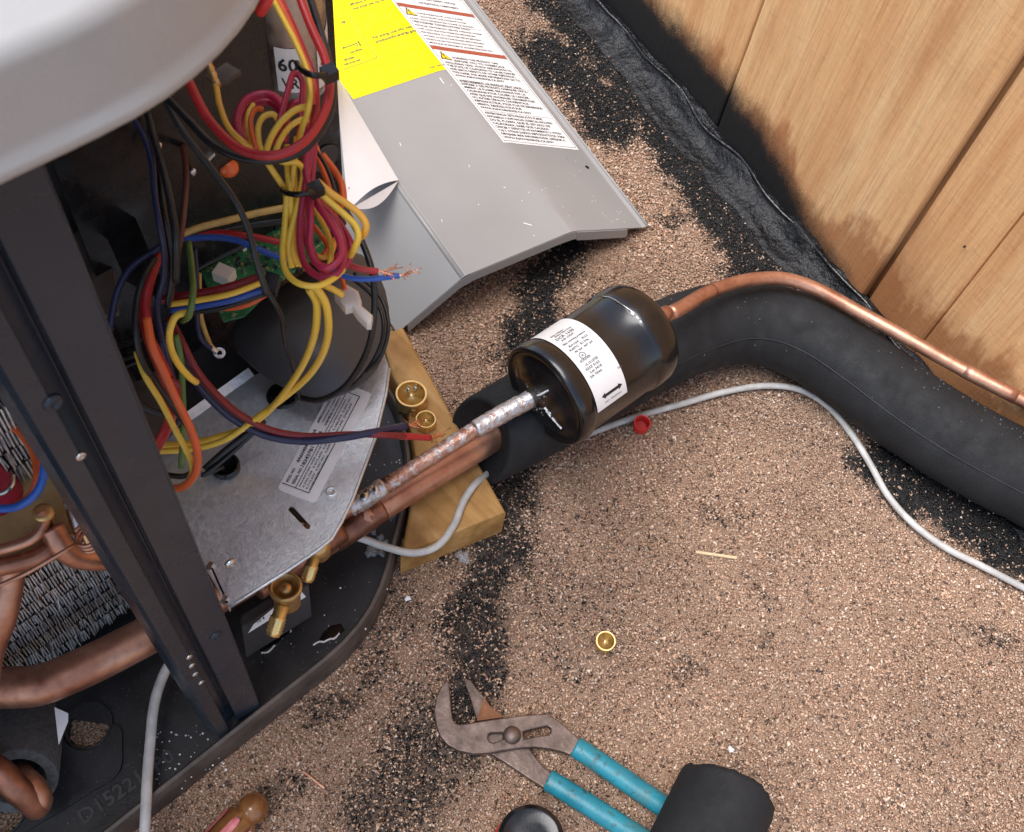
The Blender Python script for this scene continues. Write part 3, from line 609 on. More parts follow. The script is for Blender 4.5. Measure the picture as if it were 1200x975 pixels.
for _ in range(150):
    px, py = random.choice([(random.uniform(175, 265), random.uniform(850, 925)), (random.uniform(290, 460), random.uniform(680, 800)), (random.uniform(400, 470), random.uniform(440, 580))])
    q = blob(at(px, py, .0235)*[1, 1, 0]+[0, 0, .0229], random.uniform(.0003, .0009), .0005, _, 5); k = len(V); V += list(q[0]); Fc += [[i+k for i in f] for f in q[1]]
dbr = part('debris', (V, Fc), M_['sticker'], cu); dbr['kind'] = 'stuff'
# lid
def lidout(off):
    out = []; xl, xr, yf_, yb, r = -.70, .17, .1925, .99, .105
    for (cx_, cy_, a0) in ((xr-r, yf_+r, -90), (xr-r, yb-r, 0), (xl+r, yb-r, 90), (xl+r, yf_+r, 180)):
        for k in range(17):
            a = math.radians(a0+90*k/16); out.append((cx_+(r-off)*math.cos(a), cy_+(r-off)*math.sin(a)))
    return out
prof = [(.0045, .584), (.0045, .5638), (.0036, .5610), (.0018, .5598), (.0, .5602), (-.0007, .5618), (-.0002, .5638), (.0010, .5652), (.0016, .5680), (.0022, .5860), (.0028, .5885), (.0044, .5905), (.0070, .5914), (.012, .5919), (.04, .594), (.1, .597)]
V = []; Fc = []; 
for off, z in prof: V += [(a, b, z) for a, b in lidout(off)]
n = 68; Fc = [[r*n+i, r*n+(i+1) % n, (r+1)*n+(i+1) % n, (r+1)*n+i] for r in range(len(prof)-1) for i in range(n)]; Fc += [[(len(prof)-1)*n+k for k in range(n)], list(range(n))[::-1]]
part('lid', (V, Fc), M_['lid'], cu, True, sharp=60)
# corner post: pressed steel angle with a groove
A_, B_, C_, D_ = [at(*p, .03)[:2] for p in ((259, 866), (270, 857), (279, 845), (306, 829))]
def post_strip(p, q, z0, z1, th=.0016):
    p = np.array(p); q = np.array(q); d = (q-p)/np.linalg.norm(q-p); nn = np.array([-d[1], d[0]])*th
    return obox(((p[0]+q[0]+nn[0])/2, (p[1]+q[1]+nn[1])/2, (z0+z1)/2), ((q-p)[0]/2, (q-p)[1]/2, 0), (nn[0]/2, nn[1]/2, 0), (0, 0, (z1-z0)/2))
def swept(path, z0, z1, th):
    p = [np.array(q) for q in path]; out = []
    n = len(p); nv = []
    for i in range(n):
        a = p[i]-p[i-1] if i else p[1]-p[0]; c = p[i+1]-p[i] if i < n-1 else p[i]-p[i-1]; a /= np.linalg.norm(a); c /= np.linalg.norm(c); m = np.array([-a[1]-c[1], a[0]+c[0]]); m /= np.linalg.norm(m)*max(np.dot(m/np.linalg.norm(m), [-a[1], a[0]]), .4); nv.append(m)
    V = [(q[0]+nn[0]*o, q[1]+nn[1]*o, z) for z in (z0, z1) for o in (0, th) for q, nn in zip(p, nv)]
    Fc = []
    for i in range(n-1): Fc += [[i, i+1, 2*n+i+1, 2*n+i], [n+i+1, n+i, 3*n+i, 3*n+i+1], [i+1, i, n+i, n+i+1], [2*n+i, 2*n+i+1, 3*n+i+1, 3*n+i]]
    Fc += [[0, 2*n, 3*n, n], [n-1, 2*n-1, 4*n-1, 3*n-1][::-1]]
    return np.array(V), Fc
gr = np.array([.0, .008]); AB = B_-A_; CD = D_-C_
path = [A_+np.array([-.004, .016]), A_+np.array([-.002, .003]), A_, B_, B_+gr*.9+AB*.05, C_+gr*.8-CD*.02, C_, C_+CD*.25, D_, D_+np.array([.0005, .003])]
po = part('corner_post', swept(path, .0245, .566, .0014), M_['post'], cu); bevel(po, .0022, 3, 25)
part('post_foot', prism([B_+gr*.1, C_+gr*.1, C_+gr*2.6, B_+gr*2.6], .0232, .0275), M_['pan'], cu)
def on_post(px, py, p, q):
    """point on the vertical face through p,q seen at px,py"""
    r = R@np.array([px-600, -(py-487.5), -F]); d = np.array([q[0]-p[0], q[1]-p[1]]); nn = np.array([-d[1], d[0]]); t = (nn@np.array([p[0], p[1]]))/(nn@r[:2]); return CAMP+r*t, np.array([nn[0], nn[1], 0])/np.linalg.norm(nn)*-1
for (px, py, p, q, r_) in ((62, 472, A_, B_, .0028), (270, 660, C_, D_, .0022), (253, 745, C_, D_, .003)):
    c_, nn = on_post(px, py, p, q); part('rivet', lathe(c_-nn*.001, nn, [(r_*1.25, 0), (r_*1.25, .0012), (r_, .0022), (r_*.5, .0026), (r_*.45, .0012), (0, .001)], 14), M_['post'] if r_ > .0025 else M_['steel'], po, True)
for (px, py) in ((225, 780), (229, 790), (236, 800), (222, 770), (95, 535)):
    c_, nn = on_post(px, py, A_, B_); part('dent', lathe(c_-nn*.0004, nn, [(.0022, 0), (.0018, .0009), (.0006, .001), (0, .0003)], 9), M_['steel'], po, True)
# inner sheets that close the cabinet
part('dark_backdrop', obox((-.045, .412, .3), (.318, 0, 0), (0, .001, 0), (0, 0, .262)), M_['dark'], cu)  # dark sheet added behind the wires to keep the interior background dark
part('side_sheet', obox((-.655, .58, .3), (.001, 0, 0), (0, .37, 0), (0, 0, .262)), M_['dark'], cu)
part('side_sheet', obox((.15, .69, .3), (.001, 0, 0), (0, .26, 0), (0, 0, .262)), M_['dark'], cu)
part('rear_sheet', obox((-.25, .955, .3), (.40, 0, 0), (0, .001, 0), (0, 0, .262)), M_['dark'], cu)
# coil: end face of tightly packed fins in rows
cy0 = .318; V = []; Fc = []; rows_ = 18; RP = .0152
for r_ in range(rows_):
    z0 = .036+r_*RP; x = -.30+random.uniform(0, .002)
    while x < .062:
        t = random.gauss(.0007, .0006)*(2.2 if r_ < 2 else 1)*(2.5 if random.random() < .04 else 1); y0 = cy0+random.uniform(0, .0035); k = len(V); hf = random.uniform(.0132, .0152)
        sh = .004
        V += [(x, y0-.002, z0), (x+.0009, y0-.0012, z0), (x+.0009+t, y0+random.uniform(-.001, .001)+.002, z0+hf), (x+t, y0+.002, z0+hf), (x-.001, y0+.016, z0), (x-.001+t, y0+.016, z0+hf)]
        Fc += [[k, k+1, k+2, k+3], [k, k+3, k+5, k+4]]; x += random.uniform(.0014, .0022)
fn = part('coil_fins', (V, Fc), M_['fin'], cu); fn['kind'] = 'stuff'
for r_ in range(rows_): part('row_gap_shade', obox((-.119, cy0+.0052, .036+r_*RP-.0022), (.181, 0, 0), (0, .0038, 0), (0, 0, .0006)), M_['print'], fn)  # black strips standing in for the shade between fin rows
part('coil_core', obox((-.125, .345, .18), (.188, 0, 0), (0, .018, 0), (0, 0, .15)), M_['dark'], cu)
for r_ in range(0, rows_-1): part('coil_tube', tube([(-.30, cy0+.009, .0493+r_*RP), (.062, cy0+.009, .0493+r_*RP)], .0034, 8), M_['burntcopper'], cu, True)
# copper suction pipe crossing inside, and pipes to the left
T = lambda pts, n=8: spline([at(*p) for p in pts], n)
part('copper_pipe', tube(T([(-60, 812, .09), (0, 806, .09), (45, 803, .09), (85, 788, .09), (130, 767, .085), (190, 735, .08), (250, 700, .075), (330, 655, .07)]), .0128, 18), M_['copper'], cu, True)
part('copper_pipe', tube(T([(-20, 870, .15), (-15, 780, .18), (4, 720, .21), (12, 675, .225), (14, 650, .235)]), .0072, 16), M_['copper'], cu, True)
def bend(pts, r_, m, seg=12, n=8): part('copper_pipe', tube(T(pts, n), r_, seg), M_[m], cu, True)
bend([(-20, 648, .262), (10, 642, .262), (40, 630, .264), (52, 612, .266), (48, 600, .268)], .0028, 'copper')
bend([(-20, 668, .255), (12, 662, .255), (45, 652, .255), (60, 640, .255)], .0046, 'burntcopper')
bend([(60, 618, .262), (72, 640, .255), (90, 652, .245), (120, 655, .235), (160, 650, .225)], .0062, 'copper')
part('brass_fitting', lathe(at(52, 604, .265), (0.1, -.1, 1), [(.0035, -.012), (.0035, 0), (.005, 0), (.005, .004), (.003, .0045), (0, .0045)], 14), M_['dullbrass'], cu, True, )
cap_ = [at(-10, 690, .28), at(30, 672, .28), at(60, 655, .28), at(85, 640, .28)]
cc = at(108, 638, .262); ex_ = at(118, 632, .262)-cc; hel = [cc+np.array([math.cos(a)*.0052, math.sin(a)*.0052, .0006*a]) for a in np.linspace(2.2, 2.2+math.pi*6, 60)]
part('capillary_tube', tube(np.concatenate([spline(cap_, 6)[:-1], np.array(hel)]), .0011, 8), M_['brightcopper'], cu, True)
part('tan_board', plate([[at(*p, .248)[:2] for p in ((-40, 560), (70, 530), (82, 600), (85, 625), (50, 640), (-40, 672))]], lambda a, b: (a, b, .245), (0, 0, .003)), M_['olive'], cu)
part('red_canister', lathe(at(-8, 575, .252), (-.1, .25, 1), [(.0125, -.01), (.0125, .002), (.012, .018), (.009, .024), (0, .026)], 20), M_['crimson'], cu, True)
part('steel_band', tube(T([(-12, 580, .266), (5, 577, .2665), (14, 568, .267), (15, 556, .268)]), .0014, 8), M_['steel'], cu, True)
part('steel_tube', tube(T([(74, 545, .262), (82, 590, .26), (92, 620, .255), (100, 640, .25)]), .0032, 10), M_['steel'], cu, True)
# foam sleeved copper return bend low on the left
fa = at(-30, 905, .045); fb = at(26, 910, .06); ax_ = np.array([.62, -.55, .25]); ax_ /= np.linalg.norm(ax_)
fc_ = at(20, 912, .058)
fc_ = at(20, 916, .055); ax_ = np.array([-.30, -.72, .62]); ax_ /= np.linalg.norm(ax_)
part('foam_sleeve', lathe(fc_-ax_*.075, ax_, [(.022, 0), (.024, .03), (.024, .0735), (.0234, .075), (.0168, .075), (.016, .073), (.016, .03)], 30), M_['greyfoam'], cu, True, sharp=40)
bend([(20, 905, .048), (26, 914, .060), (36, 924, .066), (44, 936, .060), (42, 944, .048)], .0088, 'copper', 14)
bend([(-25, 890, .085), (0, 905, .082), (20, 925, .075), (38, 940, .062), (44, 946, .055)], .0082, 'burntcopper', 14)
part('paper_tag', plate([[at(*p, .07)[:2] for p in ((64, 829), (80, 836), (80, 845), (69, 873))]], lambda a, b: (a, b, .07), (0, 0, .0005)), M_['paper'], cu)

# bracket plate (galvanised) with nameplate
ZP = .2; pl_ = [at(*p, ZP)[:2] for p in ((268, 711), (330, 673), (372, 645), (388, 632), (400, 612), (413, 585), (440, 512), (452, 462), (456, 432), (448, 408), (425, 396), (380, 402), (298, 440), (214, 500), (170, 520), (165, 560), (225, 640))]
slot = [at(*p, ZP)[:2] for p in ((337, 597), (340, 593), (344, 594), (364, 616), (363, 620), (359, 620))]; hl = circ(at(388, 576, ZP)[:2], .0014, 12); h3 = circ(at(329, 467, ZP)[:2], .0085, 20)
bk = part('bracket_plate', plate([pl_, slot, hl], lambda a, b: (a, b, ZP-.0012), (0, 0, .0012)), M_['galv'], cu)
part('dark_hole_disc', lathe((*at(331, 464, ZP)[:2], ZP), (0, 0, 1), [(.0098, -.0004), (.0098, .0008), (.008, .0018), (0, .002)], 26), M_['blackplastic'], bk, True)  # black disc standing in for the darkness of an open hole
part('pressed_dimple', lathe((*at(388, 576, ZP)[:2], ZP), (0, 0, 1), [(.0038, -.0004), (.003, .0006), (.0017, .0004), (.0015, -.001)], 20), M_['galv'], bk, True)
part('bent_flange', grid(lambda a, b: at(214+(298-214)*a-7*b, 500-60*a-9*b, ZP+.0003+.0035*b), 8, 3), M_['galv'], bk)
part('bent_flange', obox(at(258, 688, ZP-.006), (at(268, 711, ZP)-at(247, 664, ZP))/2, (.0006, .0003, 0), (0, 0, .006)), M_['galv'], bk)
for px, py in ((246, 664), (263, 703)): part('tab', obox(at(px, py, ZP+.001), (.002, .001, 0), (-.0006, .0012, 0), (0, 0, .0015)), M_['steel'], bk)
part('folded_edge', tube([at(*p, ZP-.0006) for p in ((268, 711), (330, 673), (372, 645), (388, 632), (400, 612), (413, 585), (440, 512), (452, 462), (456, 432))], .0011, 6), M_['galv'], bk, True)
# rubber grommet with wire loop
g_ = at(265, 548, ZP); part('grommet', lathe(g_, (0, 0, 1), [(.0084, -.0005), (.0086, .003), (.0076, .0048), (.0062, .004), (.0057, .0005), (.001, .0003), (0, .0003)], 24), M_['blackplastic'], cu, True)
part('grommet_bar', obox(g_+np.array([0, 0, .004]), (.0045, .002, 0), (-.0008, .0018, 0), (0, 0, .001)), M_['blackplastic'], cu)
# nameplate
q0, q1, q2, q3 = [at(*p, ZP+.0004) for p in ((327, 569), (369, 590), (436, 461), (403, 446))]
lu = (q2-q1); LW = np.linalg.norm(lu); lu /= LW; lv = np.array([-lu[1], lu[0], 0]); LH = (q0-q1)@lv
nf = lambda a, b: q1+lu*a+lv*b+np.array([0, 0, .0003])
npo = rounded([(0, 0), (LW, 0), (LW, LH), (0, LH)], .003, 4)
nl = part('nameplate', plate([npo], lambda a, b: q1+lu*a+lv*b-np.array([0, 0, .0003]), (0, 0, .0003)), M_['silversticker'], cu)
b0, b1, c0, c1 = LH*.24, LH*.97, .0045, LW-.005; mid = LH*.60
part('rule', bars([(c0, b0, c1, b0+.0005), (c0, b0, c0+.0005, b1), (c1-.0005, b0, c1, b1), (c0, mid, c1, mid+.0004)], nf), M_['print'], nl)
W_ = c1-c0; s1 = (b1-mid)/2.6; s2 = (mid-b0)/3.7
L = [('MOD. NO.', c0+.002, b1-s1, s1*.72, 'LEFT', W_*.14), ('4A6H4042', c0+W_*.22, b1-s1, s1*.85, 'LEFT', W_*.2), ('AA', c0+W_*.5, b1-s1, s1*.85, 'LEFT', W_*.06), ('AMERICAN STANDARD', c0+W_*.62, b1-s1*.75, s1*.62, 'LEFT', W_*.3), ('TRADEMARK OF AMERICAN', c0+W_*.64, b1-s1*1.4, s1*.4, 'LEFT', W_*.3),
     ('SERIAL NO.', c0+.002, b1-s1*2.05, s1*.72, 'LEFT', W_*.16), ('182427B1', c0+W_*.2, b1-s1*2.1, s1*.85, 'LEFT', W_*.2), ('2B', c0+W_*.5, b1-s1*2.1, s1*.85, 'LEFT', W_*.06), ('ASSEMBLED IN MEXICO', c0+W_*.62, b1-s1*2.1, s1*.55, 'LEFT', W_*.3),
     ('MANUFACTURED UNDER ONE OR MORE OF THE FOLLOWING U.S. PATENTS:', c0+.002, mid-s2*.85, s2*.55, 'LEFT', W_*.9), ('4,742,168  5,012,652  5,064,385  5,186,015  5,303,561', c0+.002, mid-s2*1.8, s2*.66, 'LEFT', W_*.93), ('5,715,637  6,207,361  6,230,509  D352,992  D422,565', c0+.002, mid-s2*2.75, s2*.66, 'LEFT', W_*.88), ('OTHER PATENTS PENDING', c0+.002, mid-s2*3.5, s2*.5, 'LEFT', W_*.35)]
part('print', text(L, nf), M_['print'], nl)

# brass service valves below the plate
def valve(px, py, z, s=1.0, ring=True):
    vt = at(px, py, z); d = at(px-10, py+26, z-.004)-vt; d /= np.linalg.norm(d)
    if ring:
        body = part('service_valve', lathe(vt-np.array([0, 0, .02*s]), (.1, .12, 1), [(.0085*s, 0), (.009*s, .014*s), (.0105*s, .017*s), (.0108*s, .02*s), (.0096*s, .0215*s), (.0082*s, .0205*s), (.0076*s, .012*s), (.004*s, .011*s), (.0045*s, .017*s), (.0035*s, .0195*s), (0, .02*s)], 26), M_['dullbrass'], cu, True)
    else:
        body = part('service_valve', lathe(vt-np.array([0, 0, .016]), (0, 0, 1), [(.008, 0), (.0085, .012), (.006, .016), (0, .017)], 18), M_['dullbrass'], cu, True)
    pr = [(.0046*s, 0), (.0046*s, .008*s)]
    for k in range(5): pr += [(.0056*s, .0085*s+k*.0022*s), (.0050*s, .0096*s+k*.0022*s)]
    pr += [(.0046*s, .0205*s), (.003*s, .021*s), (.0026*s, .018*s), (0, .018*s)]
    part('service_port', lathe(vt+d*.006*s-np.array([0, 0, .008*s]), d+np.array([0, 0, -.25]), pr, 18), M_['brass'], body, True)
valve(334, 693, .12, 1.0); valve(372, 636, .115, .9, False)
part('valve_bracket', obox(at(325, 722, .05), (at(362, 697, .05)-at(285, 745, .05))/2, (.002, .003, 0), (.004, .006, .012)), M_['dark'], cu)
sb = at(355, 700, .066); sa = at(290, 741, .062); su = (sb-sa)/np.linalg.norm(sb-sa); sv = np.array([-su[1]*.5, su[0]*.5, .75]); sv /= np.linalg.norm(sv)
tagp = part('barcode_tag', (np.array([sa-sv*.001, sb-sv*.001+su*.002, sb+sv*.009, sa+sv*.003+su*.006]), [[0, 1, 2, 3]]), M_['sticker'], cu)
nn_ = np.cross(su, sv)*.0004
part('print', text([('BAK 0220', .022, .0048, .0038, 'LEFT'), ('02117 A', .022, .0008, .0038, 'LEFT'), ('10 4', .008, .002, .0034, 'LEFT')], lambda a, b: sa+su*a+sv*b+nn_), M_['print'], tagp)
part('pipe_stub', tube(T([(300, 690, .09), (345, 660, .085), (400, 622, .08)]), .0085, 14), M_['burntcopper'], cu, True)

# charcoal flap and black divider
fo_ = [(262, 388), (300, 352), (345, 330), (385, 305), (412, 290), (436, 308), (452, 340), (457, 380), (450, 418), (432, 446), (398, 466), (360, 468), (322, 448), (288, 424)]
cen = np.array([365, 388.0]); ring = [np.array(q, float) for q in fo_]
V = []; m_ = len(ring)
for f_ in (1, .97, .85, .65, .4, .2):
    for q in ring: p = cen+(q-cen)*f_; V.append(at(p[0], p[1], .222+.016*(1-f_**2.2)-(.003 if f_ == 1 else 0)))
V.append(at(cen[0], cen[1], .238)); Fc = [[r*m_+i, r*m_+(i+1) % m_, (r+1)*m_+(i+1) % m_, (r+1)*m_+i] for r in range(5) for i in range(m_)]+[[5*m_+i, 5*m_+(i+1) % m_, 6*m_] for i in range(m_)]
fp = part('plastic_flap', (V, Fc), M_['flap'], cu, True); sm_ = fp.modifiers.new('thick', 'SOLIDIFY'); sm_.thickness = .0015; sb_ = fp.modifiers.new('soft', 'SUBSURF'); sb_.levels = 1; sb_.render_levels = 1
e0 = at(396, 118, .40); e1 = at(403, 236, .40)
r_ = at(398, 130, .33); xr = r_[0]; yr = r_[1]
part('divider_sheet', (lambda: obox(((xr-.16+xr)/2, yr+.0+.002, .30), (.08, .0, 0), (0, .0012, 0), (0, 0, .13)))(), M_['blackplastic'], cu)
part('painted_reflection', lathe(np.array([xr-.012, yr-.0, .30]), (0, -1, 0), [(0, .0006), (.009, .0006), (.0095, 0)], 20), M_['flap'], cu)  # grey disc painted in as a reflection on the black divider
# circuit board and components
pb = plate([[at(*p, .262)[:2] for p in ((196, 215), (222, 208), (262, 256), (395, 238), (380, 296), (330, 330), (286, 372), (262, 378), (240, 330))]], lambda a, b: (a, b, .262), (0, 0, .0016))
bd = part('circuit_board', pb, M_['pcb'], cu)
for i in range(70):
    px, py = random.uniform(268, 378), random.uniform(262, 318)
    part('component', obox(at(px, py, .2645), (random.uniform(.0006, .0016), 0, 0), (0, random.uniform(.0005, .0012), 0), (0, 0, random.uniform(.0005, .0022))), random.choice([M_['steel'], M_['print'], M_['sticker'], M_['dullbrass'], M_['dark']]), bd)
part('connector', obox(at(263, 322, .268), (.0038, .0018, 0), (-.0022, .0048, 0), (0, 0, .004)), M_['nylon'], bd)
part('transformer_leg', obox(at(236, 246, .275), (.004, .001, 0), (-.001, .006, 0), (0, 0, .006)), M_['dark'], bd)
part('disc_capacitor', lathe(at(267, 196, .33), (-.2, -.45, .8), [(0, -.003), (.0045, -.0026), (.0058, 0), (.0045, .0026), (0, .003)], 20), M_['capacitor'], cu, True)
part('terminal', obox(at(243, 184, .36), (.0034, .0012, 0), (-.0006, .0018, 0), (0, 0, .001)), M_['steel'], cu)
for px, py, z in ((178, 185, .37), (185, 175, .37), (225, 205, .34), (162, 150, .39), (170, 168, .385)):
    part('terminal', lathe(at(px, py, z), (.3, -.2, 1), [(.0016, 0), (.0019, .002), (.0012, .0045), (0, .005)], 8), M_['steel'], cu, True)
part('transformer_leg', obox(at(262, 88, .43), (.006, .001, 0), (-.001, .004, 0), (0, 0, .001)), M_['brownsheet'], cu)
part('motor_bracket', plate([[at(*p, .30)[:2] for p in ((60, 300), (100, 270), (135, 320), (140, 370), (95, 380))]], lambda a, b: (a, b, .30), (0, 0, .003)), M_['brownsheet'], cu)
part('motor_bracket', plate([[at(*p, .31)[:2] for p in ((120, 180), (165, 160), (200, 215), (190, 270), (155, 290))]], lambda a, b: (a, b, .31), (0, 0, .003)), M_['brownsheet'], cu)
part('inner_strut', plate([[at(*p, .325)[:2] for p in ((85, 190), (128, 185), (190, 330), (185, 350), (148, 330))]], lambda a, b: (a, b, .325), (0, 0, .004)), M_['blackplastic'], cu)
part('floor_sheet', plate([[at(*p, .21)[:2] for p in ((110, 400), (262, 388), (310, 430), (290, 452), (214, 503), (150, 560))]], lambda a, b: (a, b, .195), (0, 0, .001)), M_['dark'], cu)
part('floor_sheet', plate([[at(*p, .205)[:2] for p in ((130, 440), (180, 405), (205, 445), (215, 495), (160, 560))]], lambda a, b: (a, b, .1985), (0, 0, .001)), M_['brownsheet'], cu)
for k in range(4): part('wire', tube(T([(100, 395+k*12, .25), (130, 402+k*11, .25), (165, 398+k*8, .255)]), .0014, 6), M_['blackplastic' if k % 2 else 'sleeve'], cu, True)
for k, (px, py) in enumerate(((136, 345), (122, 385), (150, 352))): part('foil_scrap', obox(at(px, py, .235), (.004, .002, 0), (-.002, .005, 0), (0, 0, .0006)), M_['galv'], cu)
# run capacitor can with label
cb = at(346, 100, .355); CR = .0187
can = part('run_capacitor', lathe(cb, (0, 0, 1), [(0, .0), (CR*.7, .0006), (CR*.93, .003), (CR, .008), (CR, .10), (CR*.9, .103), (CR*.86, .101), (0, .101)], 40), M_['canlid'], cu, True, sharp=60)
def canpt(a, z, h=.0003): return cb+np.array([(CR+h)*math.cos(a), (CR+h)*math.sin(a), z])
lab = part('can_label', grid(lambda a, b: canpt(math.radians(-82+a*95), .010+b*(.026+.02*a), .0003), 30, 2), M_['sticker'], can, True)
part('can_label', grid(lambda a, b: canpt(math.radians(-150+a*42), .012+b*.028, .0003), 12, 1), M_['sticker'], can, True)
L = []
Lc = [('440 VAC 50/60 HZ', .030, .0044), ('45 + 5 MFD', .0235, .0044), ('PROTECTED P922', .018, .003), ('10000 AFC', .0145, .003)]
part('print', text([(s_, .0, v_, z_, 'LEFT', .022) for s_, v_, z_ in Lc], lambda a, b: canpt(math.radians(-76)+a/CR, .0+b, .0006)), M_['print'], lab)
part('print', text([('60', 0, .026, .011, 'LEFT', .010), ('VR', .001, .015, .009, 'LEFT', .009)], lambda a, b: canpt(math.radians(-146)+a/CR, b, .0006)), M_['print'], lab)

# ------------------------------------------------------------------ wiring
def wire(col, wpx, pts, label=None, strands=False, n=7):
    zs = [p[2] for p in pts]; r_ = wpx*.5*mpp(sum(zs)/len(zs)); P_ = T(pts, n)
    o = part('wire', tube(P_, r_, 10), M_[col], cu, True, label)
    if strands:
        d = P_[-1]-P_[-2]; d /= np.linalg.norm(d); vf = []
        for k in range(9):
            j = np.array([random.gauss(0, .28), random.gauss(0, .28), random.gauss(.05, .15)]); e = P_[-1]+(d+j)*r_*random.uniform(4, 6.5)
            vf.append(tube(spline([P_[-1]-d*r_+j*r_*.6, P_[-1]+(d*.5+j*.15)*r_*2.5, e], 4), r_*.17, 5))
        part('copper_strands', join(*vf), M_['strand'], o, True)
    return o
def off(pts, dx, dy, dz=0): return [(a+dx, b+dy, c+dz) for a, b, c in pts]
# thick leads looping under the lid
wire('red', 13, [(205, 62, .475), (222, 98, .47), (246, 142, .462), (284, 176, .458), (322, 182, .458), (354, 168, .458), (376, 140, .458), (386, 108, .46), (381, 70, .462), (364, 30, .465), (345, -20, .47)], 'thick red lead in a wide loop')
wire('black', 11, [(165, 85, .455), (195, 114, .452), (222, 142, .45), (250, 170, .448), (282, 185, .447), (318, 188, .447), (352, 178, .448), (378, 150, .45), (390, 118, .452), (387, 80, .455), (375, 35, .458), (358, -20, .46)], 'thick black lead following the red loop')
wire('red', 9, [(322, -15, .462), (340, 22, .46), (356, 60, .458), (368, 92, .455), (371, 120, .45), (366, 150, .44), (362, 190, .42), (358, 225, .415)], 'red lead')
wire('yellow', 8, [(312, -15, .468), (332, 22, .466), (350, 58, .464), (362, 92, .462), (362, 125, .458), (354, 150, .45), (346, 182, .43), (342, 222, .418)], 'yellow lead')
wire('orange', 7, [(318, -15, .464), (337, 22, .462), (353, 60, .46), (365, 95, .457), (367, 122, .452)])
wire('amber', 8, [(246, 76, .44), (253, 100, .44), (258, 125, .438), (270, 152, .436), (288, 168, .434), (302, 176, .43)], 'amber lead')
part('wire_splice', tube(T([(243, 72, .442), (250, 90, .441), (254, 101, .44)]), .0017, 8, lump=.2), M_['dullbrass'], cu, True)
part('red_boot', tube(T([(322, -20, .5), (312, 2, .5), (303, 16, .495)]), [.0022]*16+[.0014], 10), M_['redplastic'], cu, True)
# coiled bundle above the lower tie
wire('crimson', 11, [(300, 178, .43), (282, 160, .43), (278, 138, .43), (290, 116, .43), (312, 110, .43), (330, 122, .43), (334, 148, .428)], 'crimson lead coiled')
wire('crimson', 10, [(305, 180, .424), (286, 162, .424), (284, 142, .424), (296, 124, .424), (314, 119, .424), (328, 130, .424), (332, 160, .42)])
wire('crimson', 9, [(322, 168, .44), (328, 140, .442), (337, 108, .444), (345, 86, .445), (353, 92, .444), (354, 125, .442), (350, 160, .438)])
wire('crimson', 9, [(334, 165, .436), (336, 140, .437), (342, 122, .438), (352, 120, .438), (359, 130, .436), (356, 170, .43)])
wire('yellow', 8, [(308, 184, .436), (303, 165, .437), (303, 147, .438), (310, 136, .438), (320, 134, .438), (327, 142, .436)], 'yellow lead')
wire('orange', 7, [(300, 175, .438), (295, 155, .438), (294, 138, .438), (300, 128, .438), (308, 128, .437)])
wire('yellow', 6, [(296, 172, .434), (290, 150, .434), (291, 132, .434), (297, 122, .434)])
wire('yellow', 9, [(310, 182, .442), (318, 160, .444), (332, 140, .446), (348, 128, .447), (360, 125, .447)])
wire('yellow', 8, [(320, 186, .44), (328, 165, .442), (340, 148, .443), (354, 140, .444), (362, 140, .444)])
# bundle through the lower tie
zt = .418
wire('yellow', 8, [(300, 170, .43), (318, 198, .424), (330, 216, zt), (335, 226, zt), (334, 260, .41), (331, 296, .405), (336, 320, .405), (352, 333, .406), (372, 335, .406), (388, 328, .405), (402, 316, .40)], 'yellow lead in a long hanging loop')
wire('yellow', 8, [(318, 185, .43), (334, 190, .428), (346, 190, .428), (355, 198, .424), (354, 215, .42), (350, 235, .416), (343, 262, .41), (338, 290, .404), (342, 314, .398)], 'yellow lead')
wire('yellow', 8, [(336, 170, .426), (337, 200, .422), (340, 226, .418), (342, 262, .408), (344, 296, .402), (350, 312, .398)])
wire('amber', 8, [(348, 160, .43), (345, 195, .422), (346, 226, .416), (347, 250, .408), (348, 290, .40), (354, 312, .397)])
wire('crimson', 9, [(367, 150, .434), (362, 190, .424), (357, 222, .42), (352, 256, .412), (352, 290, .406), (360, 314, .404), (378, 325, .404), (395, 320, .405), (403, 302, .406), (401, 280, .408), (388, 254, .412), (370, 236, .415), (362, 226, .417)], 'crimson lead in a hanging loop')
wire('crimson', 9, [(360, 170, .43), (358, 200, .424), (363, 226, .42), (364, 262, .416), (363, 288, .412), (370, 308, .412), (384, 314, .413), (397, 304, .414), (398, 284, .414), (386, 260, .415), (372, 240, .416), (366, 226, .417)])
wire('crimson', 9, [(369, 160, .428), (366, 200, .42), (366, 226, .414), (384, 246, .408), (402, 268, .404), (412, 290, .402), (408, 306, .398), (396, 318, .392)])
wire('crimson', 8, [(352, 226, .414), (356, 262, .404), (364, 296, .396), (376, 310, .392), (384, 312, .39)])
wire('crimson', 9, [(356, 226, .41), (360, 270, .40), (372, 308, .398), (386, 322, .398), (398, 318, .398), (408, 300, .398), (405, 276, .40)])
wire('yellow', 9, [(366, 217, .424), (384, 234, .42), (404, 252, .416), (416, 264, .414), (420, 277, .412), (416, 290, .408), (410, 300, .40)], 'yellow lead fanning to the right')
wire('amber', 9, [(371, 212, .426), (390, 228, .422), (408, 240, .419), (424, 254, .416), (429, 264, .414), (427, 274, .41), (420, 279, .405)], 'amber lead fanning to the right')
wire('yellow', 7, [(362, 235, .404), (376, 258, .40), (386, 280, .397), (388, 300, .395), (384, 318, .393)])
wire('amber', 7, [(358, 280, .396), (366, 296, .394), (378, 302, .393), (388, 296, .393), (392, 280, .393)])
wire('orange', 7, [(368, 265, .39), (376, 276, .39), (384, 290, .39), (378, 300, .388)])
wire('orange', 8, [(370, 172, .40), (378, 198, .40), (386, 220, .40), (392, 240, .398), (396, 256, .39)], 'orange lead')
